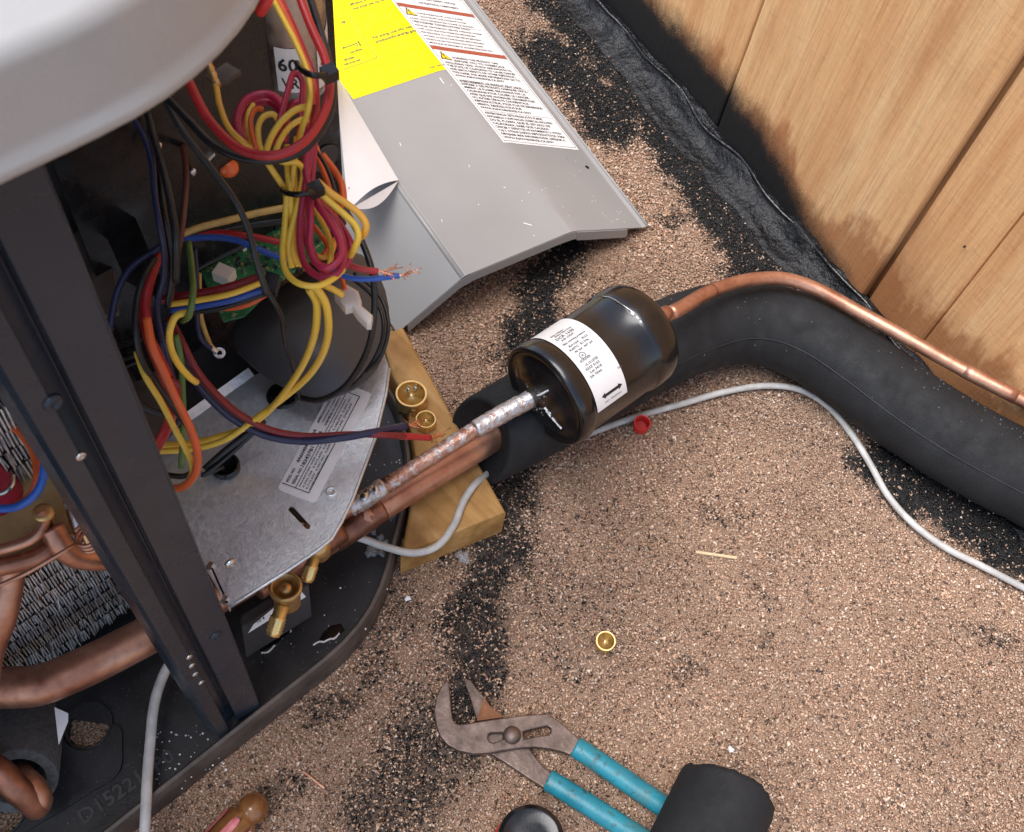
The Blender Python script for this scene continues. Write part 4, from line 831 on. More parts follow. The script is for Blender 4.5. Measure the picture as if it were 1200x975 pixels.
wire('orange', 9, [(378, 182, .40), (392, 200, .40), (401, 218, .40), (402, 236, .397), (396, 246, .392)])
wire('black', 5, [(368, 172, .41), (382, 195, .41), (392, 222, .41), (396, 246, .402), (404, 262, .39)])
def tie(pts, r_, knob, rk):
    o = part('cable_tie', tube(T(pts, 6), r_, 8, sq=1.0), M_['blackplastic'], cu, True); c = at(*knob)
    part('tie_head', obox(c, (rk, -rk*.2, .0004), (rk*.2, rk, 0), (0, 0, rk*.8)), M_['blackplastic'], o)
tie([(348, 74, .462), (354, 82, .470), (366, 88, .474), (380, 88, .472), (386, 84, .466)], .0013, (386, 86, .470), .0028)
tie([(330, 220, .414), (336, 226, .424), (348, 228, .428), (362, 226, .428), (372, 222, .422), (372, 218, .416)], .0013, (370, 222, .425), .0028)
# right hand black loops and loose ends
wire('black', 8, [(392, 226, .36), (410, 255, .355), (425, 285, .35), (436, 318, .345), (439, 350, .335), (436, 390, .32), (424, 425, .30), (402, 455, .28), (375, 469, .265), (348, 465, .25)], 'black lead in a wide loop')
wire('black', 5, [(415, 320, .30), (440, 340, .298), (452, 362, .295), (455, 388, .29), (446, 418, .28), (430, 435, .27)])
wire('black', 5, [(412, 326, .295), (434, 344, .293), (447, 366, .29), (449, 392, .285), (440, 418, .275), (418, 448, .265), (395, 462, .255)])
wire('red', 8, [(392, 300, .385), (408, 310, .384), (426, 316, .383), (443, 318, .382)], 'red lead with bared end', True)
wire('brightblue', 7, [(388, 316, .375), (408, 325, .375), (432, 327, .376), (468, 323, .378)], 'bright blue lead with bared end', True)
wire('yellow', 8, [(362, 338, .385), (370, 352, .378), (371, 375, .365), (362, 412, .33), (342, 448, .29), (312, 484, .25), (290, 500, .235), (262, 510, .225), (225, 519, .22), (160, 523, .218)], 'yellow lead running down to the plate')
wire('yellow', 8, [(368, 334, .387), (380, 352, .38), (385, 378, .365), (380, 410, .335), (362, 440, .30), (335, 464, .27), (300, 490, .245), (262, 516, .232), (225, 526, .224), (160, 530, .222)], 'second yellow lead running down to the plate')
wire('yellow', 8, [(374, 332, .38), (388, 338, .376), (402, 346, .372)], 'short yellow lead into the white connector')
wire('orange', 6, [(398, 318, .37), (401, 328, .369), (404, 340, .368)])
cn = [at(*p, .365)[:2] for p in ((392, 348), (405, 335), (420, 344), (424, 356), (424, 361), (437, 372), (435, 382), (430, 382), (419, 371), (413, 362), (405, 364))]
part('wire_connector', bevelprism(cn, .362, .368, .0015), M_['nylon'], cu, True, 'milky white push-on connector', 40)
wire('sleeve', 9, [(165, 78, .42), (190, 112, .415), (215, 155, .41), (248, 198, .40), (277, 238, .39), (292, 272, .38), (300, 305, .37), (313, 345, .355)], 'dark grey sheathed cable')
wire('black', 6, [(312, 340, .356), (322, 356, .35), (330, 372, .34), (334, 398, .32), (342, 425, .295), (348, 448, .27), (351, 466, .255)], 'black sheath end of the grey cable')
wire('navy', 8, [(150, 130, .40), (168, 158, .395), (178, 190, .39), (181, 225, .385), (186, 258, .38), (192, 290, .37), (192, 325, .355), (184, 360, .34), (190, 400, .32)], 'navy lead')
wire('black', 8, [(160, 135, .395), (185, 200, .385), (192, 250, .38), (199, 285, .37), (202, 320, .355), (196, 360, .34)])
wire('black', 10, [(150, 90, .40), (172, 130, .40), (180, 160, .395), (196, 220, .39), (206, 280, .38), (206, 330, .36)])
wire('brown', 8, [(214, 170, .36), (218, 200, .36), (216, 240, .36), (211, 282, .355), (204, 318, .345), (200, 352, .335)], 'brown lead')
wire('oldyellow', 9, [(214, 274, .345), (236, 266, .345), (268, 258, .345), (300, 250, .345), (336, 243, .345)], 'grubby yellow lead')
wire('black', 9, [(238, 276, .335), (268, 270, .335), (300, 263, .335), (340, 258, .335)])
wire('red', 8, [(225, 280, .335), (252, 273, .336), (288, 276, .338), (320, 282, .338), (346, 288, .336)], 'red lead')
wire('blue', 8, [(215, 280, .342), (245, 278, .343), (275, 281, .344), (305, 293, .344), (336, 305, .342)], 'blue lead')
wire('black', 6, [(226, 318, .31), (250, 305, .312), (282, 290, .314), (300, 282, .315)])
wire('darkred', 10, [(185, 352, .33), (220, 346, .334), (262, 338, .338), (310, 323, .34)], 'dark red lead in the flat bundle')
wire('yellow', 7, [(198, 357, .333), (232, 352, .336), (272, 344, .34), (310, 330, .342)], 'yellow lead in the flat bundle')
wire('blue', 9, [(200, 364, .328), (236, 358, .33), (275, 350, .334), (312, 338, .336)], 'blue lead in the flat bundle')
wire('black', 7, [(225, 366, .322), (262, 360, .326), (290, 351, .33), (312, 344, .332)])
wire('orange', 7, [(254, 360, .316), (270, 361, .319), (292, 356, .324), (313, 344, .328)], 'orange lead in the flat bundle')
part('connector', obox(at(318, 334, .338), (.004, .0035, 0), (-.0018, .003, 0), (0, 0, .003)), M_['blackplastic'], cu)
wire('green', 8, [(221, 284, .35), (225, 318, .352), (226, 345, .354), (222, 368, .348), (214, 376, .335)], 'green and yellow earth lead')
wire('navy', 6, [(228, 290, .33), (231, 340, .32), (232, 385, .30), (240, 402, .28), (247, 408, .275)])
wire('oldyellow', 6, [(233, 320, .32), (234, 362, .305), (240, 388, .285), (247, 406, .27)])
part('ring_terminal', lathe(at(257, 414, .262), (.1, -.2, 1), [(.0016, 0), (.0034, 0), (.0034, .0008), (.0016, .0008)], 18, closed=True), M_['steel'], cu)
part('ring_terminal', tube(T([(246, 404, .268), (250, 409, .265), (254, 412, .263)]), .0016, 8), M_['steel'], cu, True)
wire('red', 13, [(186, 296, .345), (176, 325, .345), (170, 352, .34), (172, 385, .335), (180, 412, .325), (192, 440, .31), (202, 470, .30), (196, 500, .28), (180, 530, .26)], 'thick red lead in the left bundle')
wire('black', 7, [(182, 302, .35), (168, 325, .35), (160, 355, .345), (159, 388, .34), (165, 418, .33), (182, 448, .315), (205, 480, .30), (225, 508, .285), (233, 530, .275), (230, 548, .265), (215, 558, .25), (190, 556, .24)], 'black lead in the left bundle')
wire('yellow', 7, [(160, 412, .325), (170, 440, .32), (188, 470, .31), (206, 505, .298), (220, 532, .288), (226, 550, .28), (222, 562, .272)], 'yellow lead in the left bundle')
wire('orange', 9, [(172, 372, .345), (178, 405, .338), (190, 432, .33), (205, 465, .32), (222, 500, .305), (231, 530, .292), (229, 554, .282), (215, 570, .272), (200, 572, .265), (180, 566, .26)], 'orange lead in the left bundle')
wire('red', 10, [(178, 400, .33), (190, 425, .322), (200, 448, .31), (205, 470, .295), (195, 500, .28), (178, 528, .265)])
wire('navy', 9, [(190, 395, .318), (198, 430, .305), (205, 460, .29), (210, 485, .275), (200, 505, .262), (180, 520, .25)])
wire('darkred', 8, [(200, 445, .315), (208, 452, .305), (206, 475, .295), (195, 498, .28)])
wire('yellow', 8, [(222, 366, .345), (207, 370, .345), (199, 388, .34), (201, 410, .33), (210, 428, .32), (222, 442, .31), (230, 448, .30)], 'yellow lead with black lettering')
wire('green', 7, [(206, 392, .30), (212, 420, .29), (214, 460, .27), (215, 500, .25), (212, 548, .23)], 'cut green and yellow earth lead')
wire('navy', 8, [(200, 282, .35), (178, 296, .35), (155, 312, .348), (140, 335, .345), (132, 365, .338), (126, 402, .33)], 'navy lead curving down to the post')
wire('darkred', 8, [(198, 372, .30), (212, 398, .295), (228, 430, .285), (248, 456, .27), (280, 485, .25), (318, 504, .235), (360, 511, .228), (410, 509, .226), (455, 510, .222), (482, 512, .2)], 'red lead of the pair crossing the plate')
wire('red', 8, [(468, 511, .212), (482, 511.5, .203), (503, 513, .19)], 'bared red lead end', True)
wire('navy', 9, [(192, 378, .29), (207, 404, .285), (222, 435, .275), (240, 460, .262), (272, 490, .244), (310, 510, .232), (350, 517, .228), (395, 514, .229), (440, 506, .225), (476, 499, .21)], 'navy lead of the pair crossing the plate', True)
wire('black', 8, [(310, 492, .222), (290, 508, .218), (262, 530, .213), (240, 550, .208)], 'black lead threaded through the grommet')
wire('black', 5, [(300, 504, .216), (275, 528, .212), (246, 552, .210), (237, 557, .21), (248, 553, .209), (262, 547, .206)])
wire('brightblue', 9, [(-25, 462, .30), (5, 470, .30), (28, 486, .30), (46, 512, .298), (52, 545, .295), (46, 572, .29), (28, 590, .285), (5, 596, .28), (-25, 592, .28)], 'blue lead looping at the far left')
wire('orange', 8, [(-25, 488, .292), (2, 494, .292), (24, 508, .291), (40, 534, .289), (43, 562, .286), (34, 582, .28), (20, 592, .276)], 'orange lead looping at the far left')
wire('navy', 10, [(45, 180, .42), (52, 210, .41), (60, 245, .40)])
wire('sleeve', 8, [(150, 460, .24), (165, 475, .235), (190, 485, .23), (205, 480, .23)])

# ------------------------------------------------------------------ timber block, pipes, drier
bt = [at(593, 600, .038), at(465, 652, .038), at(455, 560, .038), at(452, 402, .038), at(478, 393, .038)]
bx0 = np.array(bt[0][:2]); bdir = np.array(at(478, 393, .038)[:2])-bx0; bl = np.linalg.norm(bdir); bdir /= bl; bn = np.array([-bdir[1], bdir[0]])
far = bx0+bdir*(bl+.01)
poly = [bx0, far, far+bn*.02, (c3_[0]+.006, c3_[1]+.02), (c3_[0]+.0025, c3_[1]), (c2_[0]+.0025, c2_[1]), (c1_[0]+.0025, c1_[1]-.001), tuple(at(465, 652, .038)[:2]+np.array([.003, -.001]))]
blk = part('timber_block', bevelprism([tuple(p) for p in poly], .0006, .038, .0022), M_['block'], None, True, sharp=30); blk.rotation_euler = (0, 0, 0)
tag(blk, 'honey coloured offcut of timber lying under the copper pipes beside the unit', 'wood block')
# black foam insulated line
ip = T([(568, 514, .05), (610, 492, .05), (660, 464, .049), (715, 434, .047), (770, 406, .045), (815, 388, .042), (860, 378, .04), (905, 382, .04), (950, 400, .04), (1000, 433, .04), (1060, 478, .04), (1120, 517, .041), (1190, 555, .042), (1290, 605, .042)], 8)
tI, nI, bI = frames(ip); RI = .0368
def ring_r(i, k):
    w_ = vnoise(np.array([i*.01]), np.array([k*.012]), .018, 21)[0]-.5; q = vnoise(np.array([i*.01]), np.array([k*.012]), .006, 22)[0]-.5
    return RI*(1+.035*w_+.012*q-.03*math.exp(-((i-50)/1.2)**2)*(math.cos(k-4.4) > .2)-.025*math.exp(-((i-58)/1.2)**2)*(math.cos(k-4.4) > .3))
seg = 40; V = []
prof = [(ip[0]+tI[0]*.03, .0105), (ip[0]+tI[0]*.012, .0115), (ip[0]+tI[0]*.008, .014), (ip[0]+tI[0]*.0055, .022), (ip[0]+tI[0]*.001, .0300), (ip[0]-tI[0]*.001, .0325), (ip[0]+tI[0]*.0003, .0347), (ip[0]+tI[0]*.003, .0354)]
for c_, r_ in prof:
    for k in range(seg): a = 2*math.pi*k/seg; q = r_*(math.cos(a)*nI[0]+math.sin(a)*bI[0])*(1+.012*math.sin(3*a)); V.append(c_+q+tI[0]*(.42*q[2]-.004))
I0 = next(i for i in range(len(ip)) if np.linalg.norm(ip[i]-ip[0]) > .034)
for i in range(I0, len(ip)):
    for k in range(seg):
        a = 2*math.pi*k/seg; rr = ring_r(i, a); q = ip[i]+rr*(math.cos(a)*nI[i]+math.sin(a)*bI[i]); q[2] = max(q[2], .0022); V.append(q)
nr = len(prof)+len(ip)-I0; Fc = [[i*seg+k, i*seg+(k+1) % seg, (i+1)*seg+(k+1) % seg, (i+1)*seg+k] for i in range(nr-1) for k in range(seg)]+[[(nr-1)*seg+k for k in range(seg)]]
ins = part('insulated_pipe', (V, Fc), M_['foam'], None, True, sharp=70); LOC['insulated_pipe'] = np.array(ins.location); tag(ins, 'long bent pipe sleeved in thick black foam insulation against the fence', 'insulation tube')
gv = []
for k in range(130):
    i = random.randrange(10, len(ip)-8); a = random.uniform(.3, 2.9) if k % 3 else random.gauss(1.2, .25)
    if k % 3 == 0: i = random.randint(78, 98)
    d_ = math.cos(a)*nI[i]+math.sin(a)*bI[i]
    if d_[2] < 0: d_ = -d_
    gv.append(blob(ip[i]+d_*RI*1.0+tI[i]*random.uniform(-.005, .005), random.uniform(.0003, .0009), .0005, k, 5))
gt = part('grit', join(*gv), M_['greyprint'], ins); gt['kind'] = 'stuff'
sa_ = [ip[i]+(RI*1.003)*(math.cos(.55)*-nI[i]*-1+math.sin(.55)*bI[i]*(1 if bI[i][2] > 0 else -1)) for i in range(I0+1, len(ip))]
part('seam', tube(np.array(sa_), .0006, 5), M_['print'], ins, True)
sp_ = T([(330, 668, .055), (395, 628, .06), (440, 600, .062), (500, 562, .06), (550, 532, .055), (590, 508, .05)], 8)
sp_o = part('suction_pipe', tube(sp_, .0098, 22), M_['splash'], None, True); tag(sp_o, 'thick bare copper pipe entering the end of the black foam tube', 'copper pipe'); LOC['suction_pipe'] = np.array(sp_o.location)
k0 = [i for i, p in enumerate(sp_) if np.linalg.norm(p[:2]-at(445, 595, .06)[:2]) < .006]
part('braze_collar', tube(T([(390, 631, .06), (410, 619, .061), (428, 607, .062), (447, 595, .062)], 6), [.0108]*18+[.0102], 22, lump=.02), M_['burntcopper'], sp_o, True, 'heat browned collar')
part('bare_patch', tube(T([(425, 606, .0625), (427.5, 605.5, .0625), (431, 602, .0625)], 3), .0112, 16, lump=.03), M_['brightcopper'], sp_o, True, 'bright salmon ring')
# liquid line to the drier
Z1 = .10
lq = T([(330, 640, .085), (392, 605, .088), (440, 577, .09), (500, 540, .094), (560, 502, .1), (628, 464, .106)], 8)
lo_ = part('liquid_line', tube(lq, .0058, 18), M_['splash'], None, True); tag(lo_, 'thin copper pipe with silvery brazing joining the unit to the black drier', 'copper pipe'); LOC['liquid_line'] = np.array(lo_.location)
part('braze_joint', tube(T([(556, 504.5, .1), (575, 493, .1015), (600, 479, .1035), (624, 466, .106)], 8), [.0062]+[.0069]*24, 20, lump=.06), M_['solder'], lo_, True, 'silvery brazed socket')
part('braze_joint', tube(T([(408, 595.5, .0885), (420, 589, .089), (436, 579.5, .09), (450, 570, .0905)], 8), [.0060]+[.0068]*23+[.0061], 18, lump=.08), M_['solder'], lo_, True, 'silvery brazed coupling')
part('braze_joint', tube(T([(452, 569.5, .0906), (476, 555, .0922), (496, 541.5, .0938), (512, 532, .0952), (530, 520, .0972), (560, 501.5, .1003)], 8), .00605, 18, lump=.05), M_['solderthin'], lo_, True, 'silvery solder streaked length')
part('braze_drip', join(*[blob(at(px, py, .0975), r_, .002, i+40, 8) for i, (px, py, r_) in enumerate([(585, 484, .004), (601, 475, .005), (613, 470, .004), (440, 574, .003), (428, 582, .0032)])]), M_['steel'], lo_, True)
# filter drier
D0 = at(637, 466, .112); D1 = at(746, 391, .112); dax = D1-D0; DL = np.linalg.norm(dax); dax /= DL; DR = .0425
dr = thing('filter_drier', 'glossy black cylindrical filter drier with a white wrap label between the copper pipes', 'filter drier', (D0[0], D0[1], .07))
pf = [(.0, -.0062), (.012, -.0058), (.022, -.0040), (.030, -.0012), (.0345, .0012), (.0370, .0016), (.0388, .0006), (.0402, -.0002), (.0416, .0006), (.0426, .0028), (.0429, .006), (.0428, .0115), (.0420, .0135), (.0412, .0148), (.0412, DL-.019), (.0420, DL-.0178), (.0428, DL-.0165), (.0430, DL-.010), (.0426, DL-.002), (.0408, DL+.0035), (.037, DL+.0075), (.030, DL+.0102), (.016, DL+.0125), (0, DL+.0135)]
part('canister', lathe(D0, dax, pf, 72), M_['enamel'], dr, True)
na = np.cross(dax, [0, 0, 1.0]); na /= np.linalg.norm(na); ub = np.cross(na, dax)
def cyl(s, a, h=.0):
    """s along the axis, a angle from straight up towards the viewer"""
    return D0+dax*s+(.0412+h)*(math.cos(a)*ub+math.sin(a)*na)
A0, A1 = math.radians(-62), math.radians(70); S0, S1 = .0158, .0455
LA = (A1-A0)*.0412; lw_ = S1-S0
lo = rounded([(0, 0), (LA, 0), (LA, lw_), (0, lw_)], .004, 5)
def fineloop(p):
    out = []
    for i in range(len(p)):
        a = np.array(p[i]); b = np.array(p[(i+1) % len(p)]); k = max(1, int(np.linalg.norm(b-a)/.002))
        out += [tuple(a+(b-a)*j/k) for j in range(k)]
    return out
g_in = [(i*.002, j*.004) for i in range(2, int(LA/.002)-1) for j in range(1, int(lw_/.004))]
lab = part('wrap_label', grid(lambda a, b: cyl(S0+lw_*b, A0+(A1-A0)*a, .0003), 60, 3), M_['sticker'], dr, True)
df = lambda u, v: cyl(S0+v, A0+u/.0412, .00055)
# lettering runs along the axis: label u is wrapped distance, v is along the axis
L = []; tf = lambda a, b: df(LA-.0-b, .002+a)          # a along the axis, b up the label from its lower end
TX = [('Made in Mexico', .072, .0026, .012), ('Bi-flow Filter Drier', .0695, .0024, .016), ('DCR 163S', .0655, .0038, .017), ('3/8 ODF', .0625, .0026, .012), ('Max working pressure', .0585, .0026, .021), ('R410A   R22', .0545, .0026, .018), ('R407C  R134a', .0515, .0026, .018), ('46 bar  667 psi', .0485, .0026, .017), ('SOLDER', .0405, .0026, .010), ('UL US LISTED', .0365, .0026, .012), ('023Z 0163', .0335, .0026, .013), ('Lot 3418', .0305, .0026, .011), ('SA 7044', .0275, .0024, .011)]
part('print', text([(s_, .004 if i % 2 else .002, b_, z_, 'LEFT', w_) for i, (s_, b_, z_, w_) in enumerate(TX)]+[('PAT. PENDING', .006, .004, .0018, 'LEFT', .016), ('TX1', .025, .0215, .0022, 'LEFT', .004)], tf), M_['greyprint'], lab)
def ringp(c, r0, r1, n=20):
    V = []; 
    for k in range(n): a = 2*math.pi*k/n; V += [tf(c[0]+r0*math.cos(a), c[1]+r0*math.sin(a)), tf(c[0]+r1*math.cos(a), c[1]+r1*math.sin(a))]
    return V, [[2*k, 2*k+1, (2*k+3) % (2*n), (2*k+2) % (2*n)] for k in range(n)]
part('print', ringp((.007, .0445), .0022, .0027), M_['greyprint'], lab); part('print', text([('UL', .0058, .0438, .0022, 'LEFT')], tf), M_['greyprint'], lab)
ar = [(.004, .0105), (.0075, .0125), (.0075, .0112), (.0205, .0112), (.0205, .0125), (.0242, .0100), (.0205, .0073), (.0205, .0088), (.0075, .0088), (.0075, .0075)]
part('flow_arrow', (np.array([tf(a, b) for a, b in ar]), [[0, 1, 2, 7+1, 9-0][:3]+[8, 9], [2, 3, 7, 8], [3, 4, 5, 6, 7]]), M_['print'], lab)
# scratches of bare metal on the shell and burnt flux
def scr(pts, w, m='steel'): part('scratch', tube(spline([cyl(s, a, .0009) for s, a in pts], 4), w, 6, lump=.35), M_[m], dr, True)
scr([(DL-.018, math.radians(-42)), (DL-.0172, math.radians(-30)), (DL-.0180, math.radians(-15)), (DL-.0168, math.radians(0)), (DL-.0145, math.radians(12))], .0007)
scr([(DL-.0145, math.radians(-38)), (DL-.0142, math.radians(-26)), (DL-.0135, math.radians(-10)), (DL-.0125, math.radians(5)), (DL-.0140, math.radians(13))], .0005)
part('scratch', join(*[blob(cyl(DL-.016+random.uniform(-.003, .003), math.radians(random.uniform(0, 14)), .0008), .0012, .0006, k, 6) for k in range(8)]), M_['paper'], dr)
vf = []
for k in range(34):
    a = random.uniform(0, 6.28); r_ = random.uniform(.006, .016); p = D0-dax*(.0064-.0018*(r_/.018)**2)+r_*(math.cos(a)*ub+math.sin(a)*na); vf.append(lathe(p, -dax, [(random.uniform(.0004, .0013), -.0008), (random.uniform(.0003, .001), .0008), (0, .0012)], 6))
part('burnt_flux', join(*vf), M_['solderdark'], dr)
for pts in (((-.2, .008), (.1, .012), (.25, .022)), ((1.5, .010), (1.75, .018), (1.9, .026)), ((1.3, .008), (1.5, .014))):
    part('scratch', tube(spline([D0-dax*(.0066-.0052*(r_/.03)**2.2)+r_*(math.cos(a)*ub+math.sin(a)*na) for a, r_ in pts], 5), .0008, 6, lump=.4), M_['paper'], dr)
part('outlet_stub', lathe(D1+dax*.0115, dax, [(.0085, 0), (.0085, .009), (.0078, .011), (.0066, .018), (.006, .024)], 20), M_['splash'], dr, True)
vp = D1+dax*.022
ol = spline([vp]+[at(*p) for p in ((800, 360, .108), (822, 347, .104), (850, 335, .098), (885, 327, .092), (920, 327, .088), (955, 338, .084), (1000, 362, .082), (1060, 395, .082), (1130, 434, .082), (1200, 470, .083), (1290, 520, .083))], 8)
oo = part('outlet_pipe', tube(ol, .0058, 18), M_['copper'], None, True); tag(oo, 'thin copper pipe curving over the top of the black foam tube along the fence', 'copper pipe'); LOC['outlet_pipe'] = np.array(oo.location)
part('burnt_section', tube(np.array([p for p in ol if 785 < 600+F*((p-CAMP)@R)[0]/-((p-CAMP)@R)[2] < 838]), .0061, 18), M_['splash'], oo, True, 'heat stained section')
part('burnt_section', tube(np.array([p for p in ol if 1125 < 600+F*((p-CAMP)@R)[0]/-((p-CAMP)@R)[2] < 1195]), .0061, 18), M_['splash'], oo, True, 'heat stained section')

# ------------------------------------------------------------------ thermostat cables
cb1 = T([(330, 612, .07), (385, 624, .055), (420, 630, .05), (452, 641, .045), (485, 648, .0435), (512, 640, .0425), (532, 615, .042), (543, 588, .042), (556, 568, .042), (585, 548, .02), (640, 525, .006), (690, 508, .005), (740, 490, .005), (800, 473, .005), (850, 459, .0055), (900, 452, .0055), (938, 457, .0055), (970, 476, .006), (1000, 512, .006), (1022, 548, .006), (1040, 580, .006), (1068, 612, .007), (1105, 640, .008), (1150, 663, .007), (1210, 694, .006), (1290, 735, .006)], 8)
tag(part('control_cable', tube(cb1, .0029, 12, lump=.012), M_['cable'], None, True), 'grey control cable snaking from the unit over the timber and across the roof', 'cable')
cb2 = T([(260, 735, .06), (225, 755, .058), (203, 772, .055), (188, 800, .05), (180, 830, .046), (176, 870, .043), (173, 905, .042), (171, 945, .042), (168, 1000, .03), (160, 1060, .008)], 8)
tag(part('control_cable', tube(cb2, .0034, 12, lump=.012), M_['cable'], None, True), 'grey cable hanging over the black pan edge beside the corner post', 'cable')

# ------------------------------------------------------------------ brass caps, valve cores, red cap
def cap(px, py, z, r_, h, label, tilt=(0, 0, 1), m='brass'):
    c = at(px, py, z+h)*1.0; c = c-np.array(tilt)/np.linalg.norm(tilt)*h; hexm = lambda a, q: 1.0
    o = thing('brass_cap', label, 'brass cap', c, 'brass service valve caps')
    def hx(a, q): return (math.cos(math.pi/6)/math.cos((a % (math.pi/3))-math.pi/6))*1.13 if q < h*.62 and q > -1e-6 else 1
    part('cap_body', lathe(c, tilt, [(r_*.80, 0), (r_*.93, h*.06), (r_*.93, h*.60), (r_*.985, h*.64), (r_, h*.9), (r_*.97, h), (r_*.86, h), (r_*.82, h*.94), (r_*.80, h*.5), (r_*.78, h*.42), (r_*.62, h*.4), (r_*.60, h*.3), (r_*.3, h*.28), (0, h*.26)], 48, hx), M_[m], o, True, sharp=35)
    vf = [lathe(c+np.array(tilt)/np.linalg.norm(tilt)*h*(.55+.1*k), tilt, [(r_*.815, 0), (r_*.77, h*.03), (r_*.815, h*.06)], 36) for k in range(4)]
    part('thread', join(*vf), M_[m], o, True)
    return c
c1 = cap(482, 461, .0385, .0128, .014, 'large open brass cap on the timber holding two steel valve cores')
c2 = cap(499, 491, .0385, .0082, .009, 'small empty brass cap on the timber next to the larger one')
c3 = cap(710, 751, .0015, .0076, .012, 'brass cap standing alone on the granules above the pliers', (-.12, -.06, 1))
for i, (dx, dy) in enumerate(((-.0026, .0012), (.0026, -.0014))):
    b_ = c1+np.array([dx, dy, .0062]); dv = np.array([.30, .28, .86])
    t = thing('valve_core', ('steel valve core leaning in the large brass cap, nearer the unit', 'steel valve core leaning in the large brass cap, nearer the foam tube')[i], 'valve core', b_, 'valve cores')
    part('core_body', lathe(b_, dv, [(.0012, 0), (.0015, .001), (.0015, .005), (.0011, .0055), (.0011, .007), (.0016, .0075), (.0016, .0105), (.0012, .011)], 12), M_['steel'], t, True)
    part('core_pin', lathe(b_+dv/np.linalg.norm(dv)*.0112, dv, [(.0006, -.001), (.0006, .002), (0, .0023)], 8), M_['brass'], t, True)
rc = at(750, 501, .0012)
tag(part('red_cap', lathe(rc, (-.15, -.1, 1), [(.0058, 0), (.0066, .0008), (.0074, .0115), (.0072, .0122), (.0062, .0120), (.0055, .0016), (0, .0014)], 32), M_['redplastic'], None, True, sharp=40), 'small open red plastic cap beside the grey cable', 'plastic cap')

# ------------------------------------------------------------------ pliers
def cz(x, y, z): return at(480+x/2.727, 770+y/2.727, z)
pl = thing('pliers', 'rusty grooved slip joint pliers with worn teal grips lying on the roof', 'pliers', at(640, 870, 0))
front = [(122, 70), (100, 95), (84, 130), (78, 170), (84, 215), (98, 252), (122, 280), (155, 298), (205, 309), (255, 306), (300, 298), (350, 290), (400, 287), (450, 293), (492, 303), (512, 312), (560, 275), (540, 258), (515, 236), (490, 214), (466, 196), (438, 181), (385, 184), (330, 190), (280, 197), (230, 205), (185, 212), (160, 215), (145, 210), (138, 195), (133, 165), (131, 130), (128, 100)]
s1_ = [(252, 246), (262, 241), (300, 240), (300, 262), (268, 274), (255, 270), (250, 258)]; s2_ = [(362, 238), (400, 228), (440, 219), (452, 226), (452, 240), (444, 248), (400, 254), (366, 262)]
ZF = .0075
fp_ = plate([[cz(*p, ZF+.006)[:2] for p in front], [cz(*p, ZF+.006)[:2] for p in s1_], [cz(*p, ZF+.006)[:2] for p in s2_]], lambda a, b: (a, b, ZF), (0, 0, .0062))
o = part('hook_jaw', fp_, M_['ashsteel'], pl); bevel(o, .0009, 2, 50)
rear = [(172, 70), (182, 66), (196, 72), (215, 98), (238, 124), (258, 155), (285, 180), (310, 196), (380, 285), (405, 320), (430, 350), (462, 378), (430, 418), (395, 395), (360, 372), (300, 332), (266, 312), (240, 280), (218, 205), (208, 175), (198, 140), (185, 105)]
o = part('lower_jaw', plate([[cz(*p, .008)[:2] for p in rear]], lambda a, b: (a, b, .0018), (0, 0, .0055)), M_['ashsteel'], pl); bevel(o, .0009, 2, 50)
part('jaw_insert', plate([[cz(*p, .0125)[:2] for p in ((238, 124), (258, 155), (300, 190), (215, 202), (225, 170))]], lambda a, b: (a, b, .0073), (0, 0, .0035)), simple('rusted jaw steel', (.24, .10, .045), .7, .3, .3, 90, .3), pl)
teeth = []
for k in range(9):
    p = cz(131+k*.8, 92+k*11, ZF+.003); q = p+np.array([.0016, -.0006, 0]); teeth.append(obox((p+q)/2-np.array([0, 0, .0]), (.0007, 0, 0), (0, .0005, 0), (0, 0, .0028)))
part('jaw_teeth', join(*teeth), M_['ashsteel'], pl)
pv = cz(327, 250, ZF+.006); part('pivot_bolt', lathe(pv, (0, 0, 1), [(.0062, -.006), (.0064, .0012), (.0058, .0026), (.0042, .0040), (.002, .0047), (0, .0049)], 28), M_['ashsteel'], pl, True)
gp = [cz(505, 300, .0125)*.0+cz(528, 286, .0105), cz(560, 306, .0105), cz(640, 360, .010), cz(720, 415, .0095), cz(800, 470, .009), cz(900, 536, .009), cz(960, 576, .009)]
def grip(pts, r_, name='handle_grip'):
    Pp = spline(pts, 8); rr = np.full(len(Pp), r_); rr[0] = r_*.93; rr[-1] = r_*.5; part(name, tube(Pp, rr, 20, True, .01, .86), M_['teal'], pl, True)
grip(gp, .0076)
grip([cz(440, 392, .0075), cz(475, 412, .0078), cz(560, 465, .008), (cz(640, 516, .008)), cz(720, 566, .008), cz(860, 652, .008), cz(940, 690, .008)], .0076)
# black foam offcut with a torn end, covering the handles
f0 = at(855, 922, .040); f1 = at(800, 1040, .040); fd = f1-f0; fd /= np.linalg.norm(fd); fn_ = np.cross(fd, [0, 0, 1.0]); fb_ = np.cross(fn_, fd)
seg = 56; V = []; RF = .0335
torn = [.0035*math.sin(2*k*2*math.pi/seg+1)+0.0006*math.sin(5*k*2*math.pi/seg+2)+random.uniform(-.0016, .0016) for k in range(seg)]
def fr(s, r_, k, jag=1.0):
    a = 2*math.pi*k/seg; return f0+fd*(s+torn[k]*jag)+r_*(math.cos(a)*fn_+math.sin(a)*fb_)
rows_ = [(.09, .0215, 0), (.02, .0215, .6), (.004, .0222, 1), (.001, .024, 1), (.0, .031, 1), (.0015, .0328, 1), (.005, RF, 1), (.03, RF*1.005, .3), (.06, RF, 0), (.12, RF, 0)]
for s_, r_, j in rows_: V += [fr(s_, r_, k, j) for k in range(seg)]
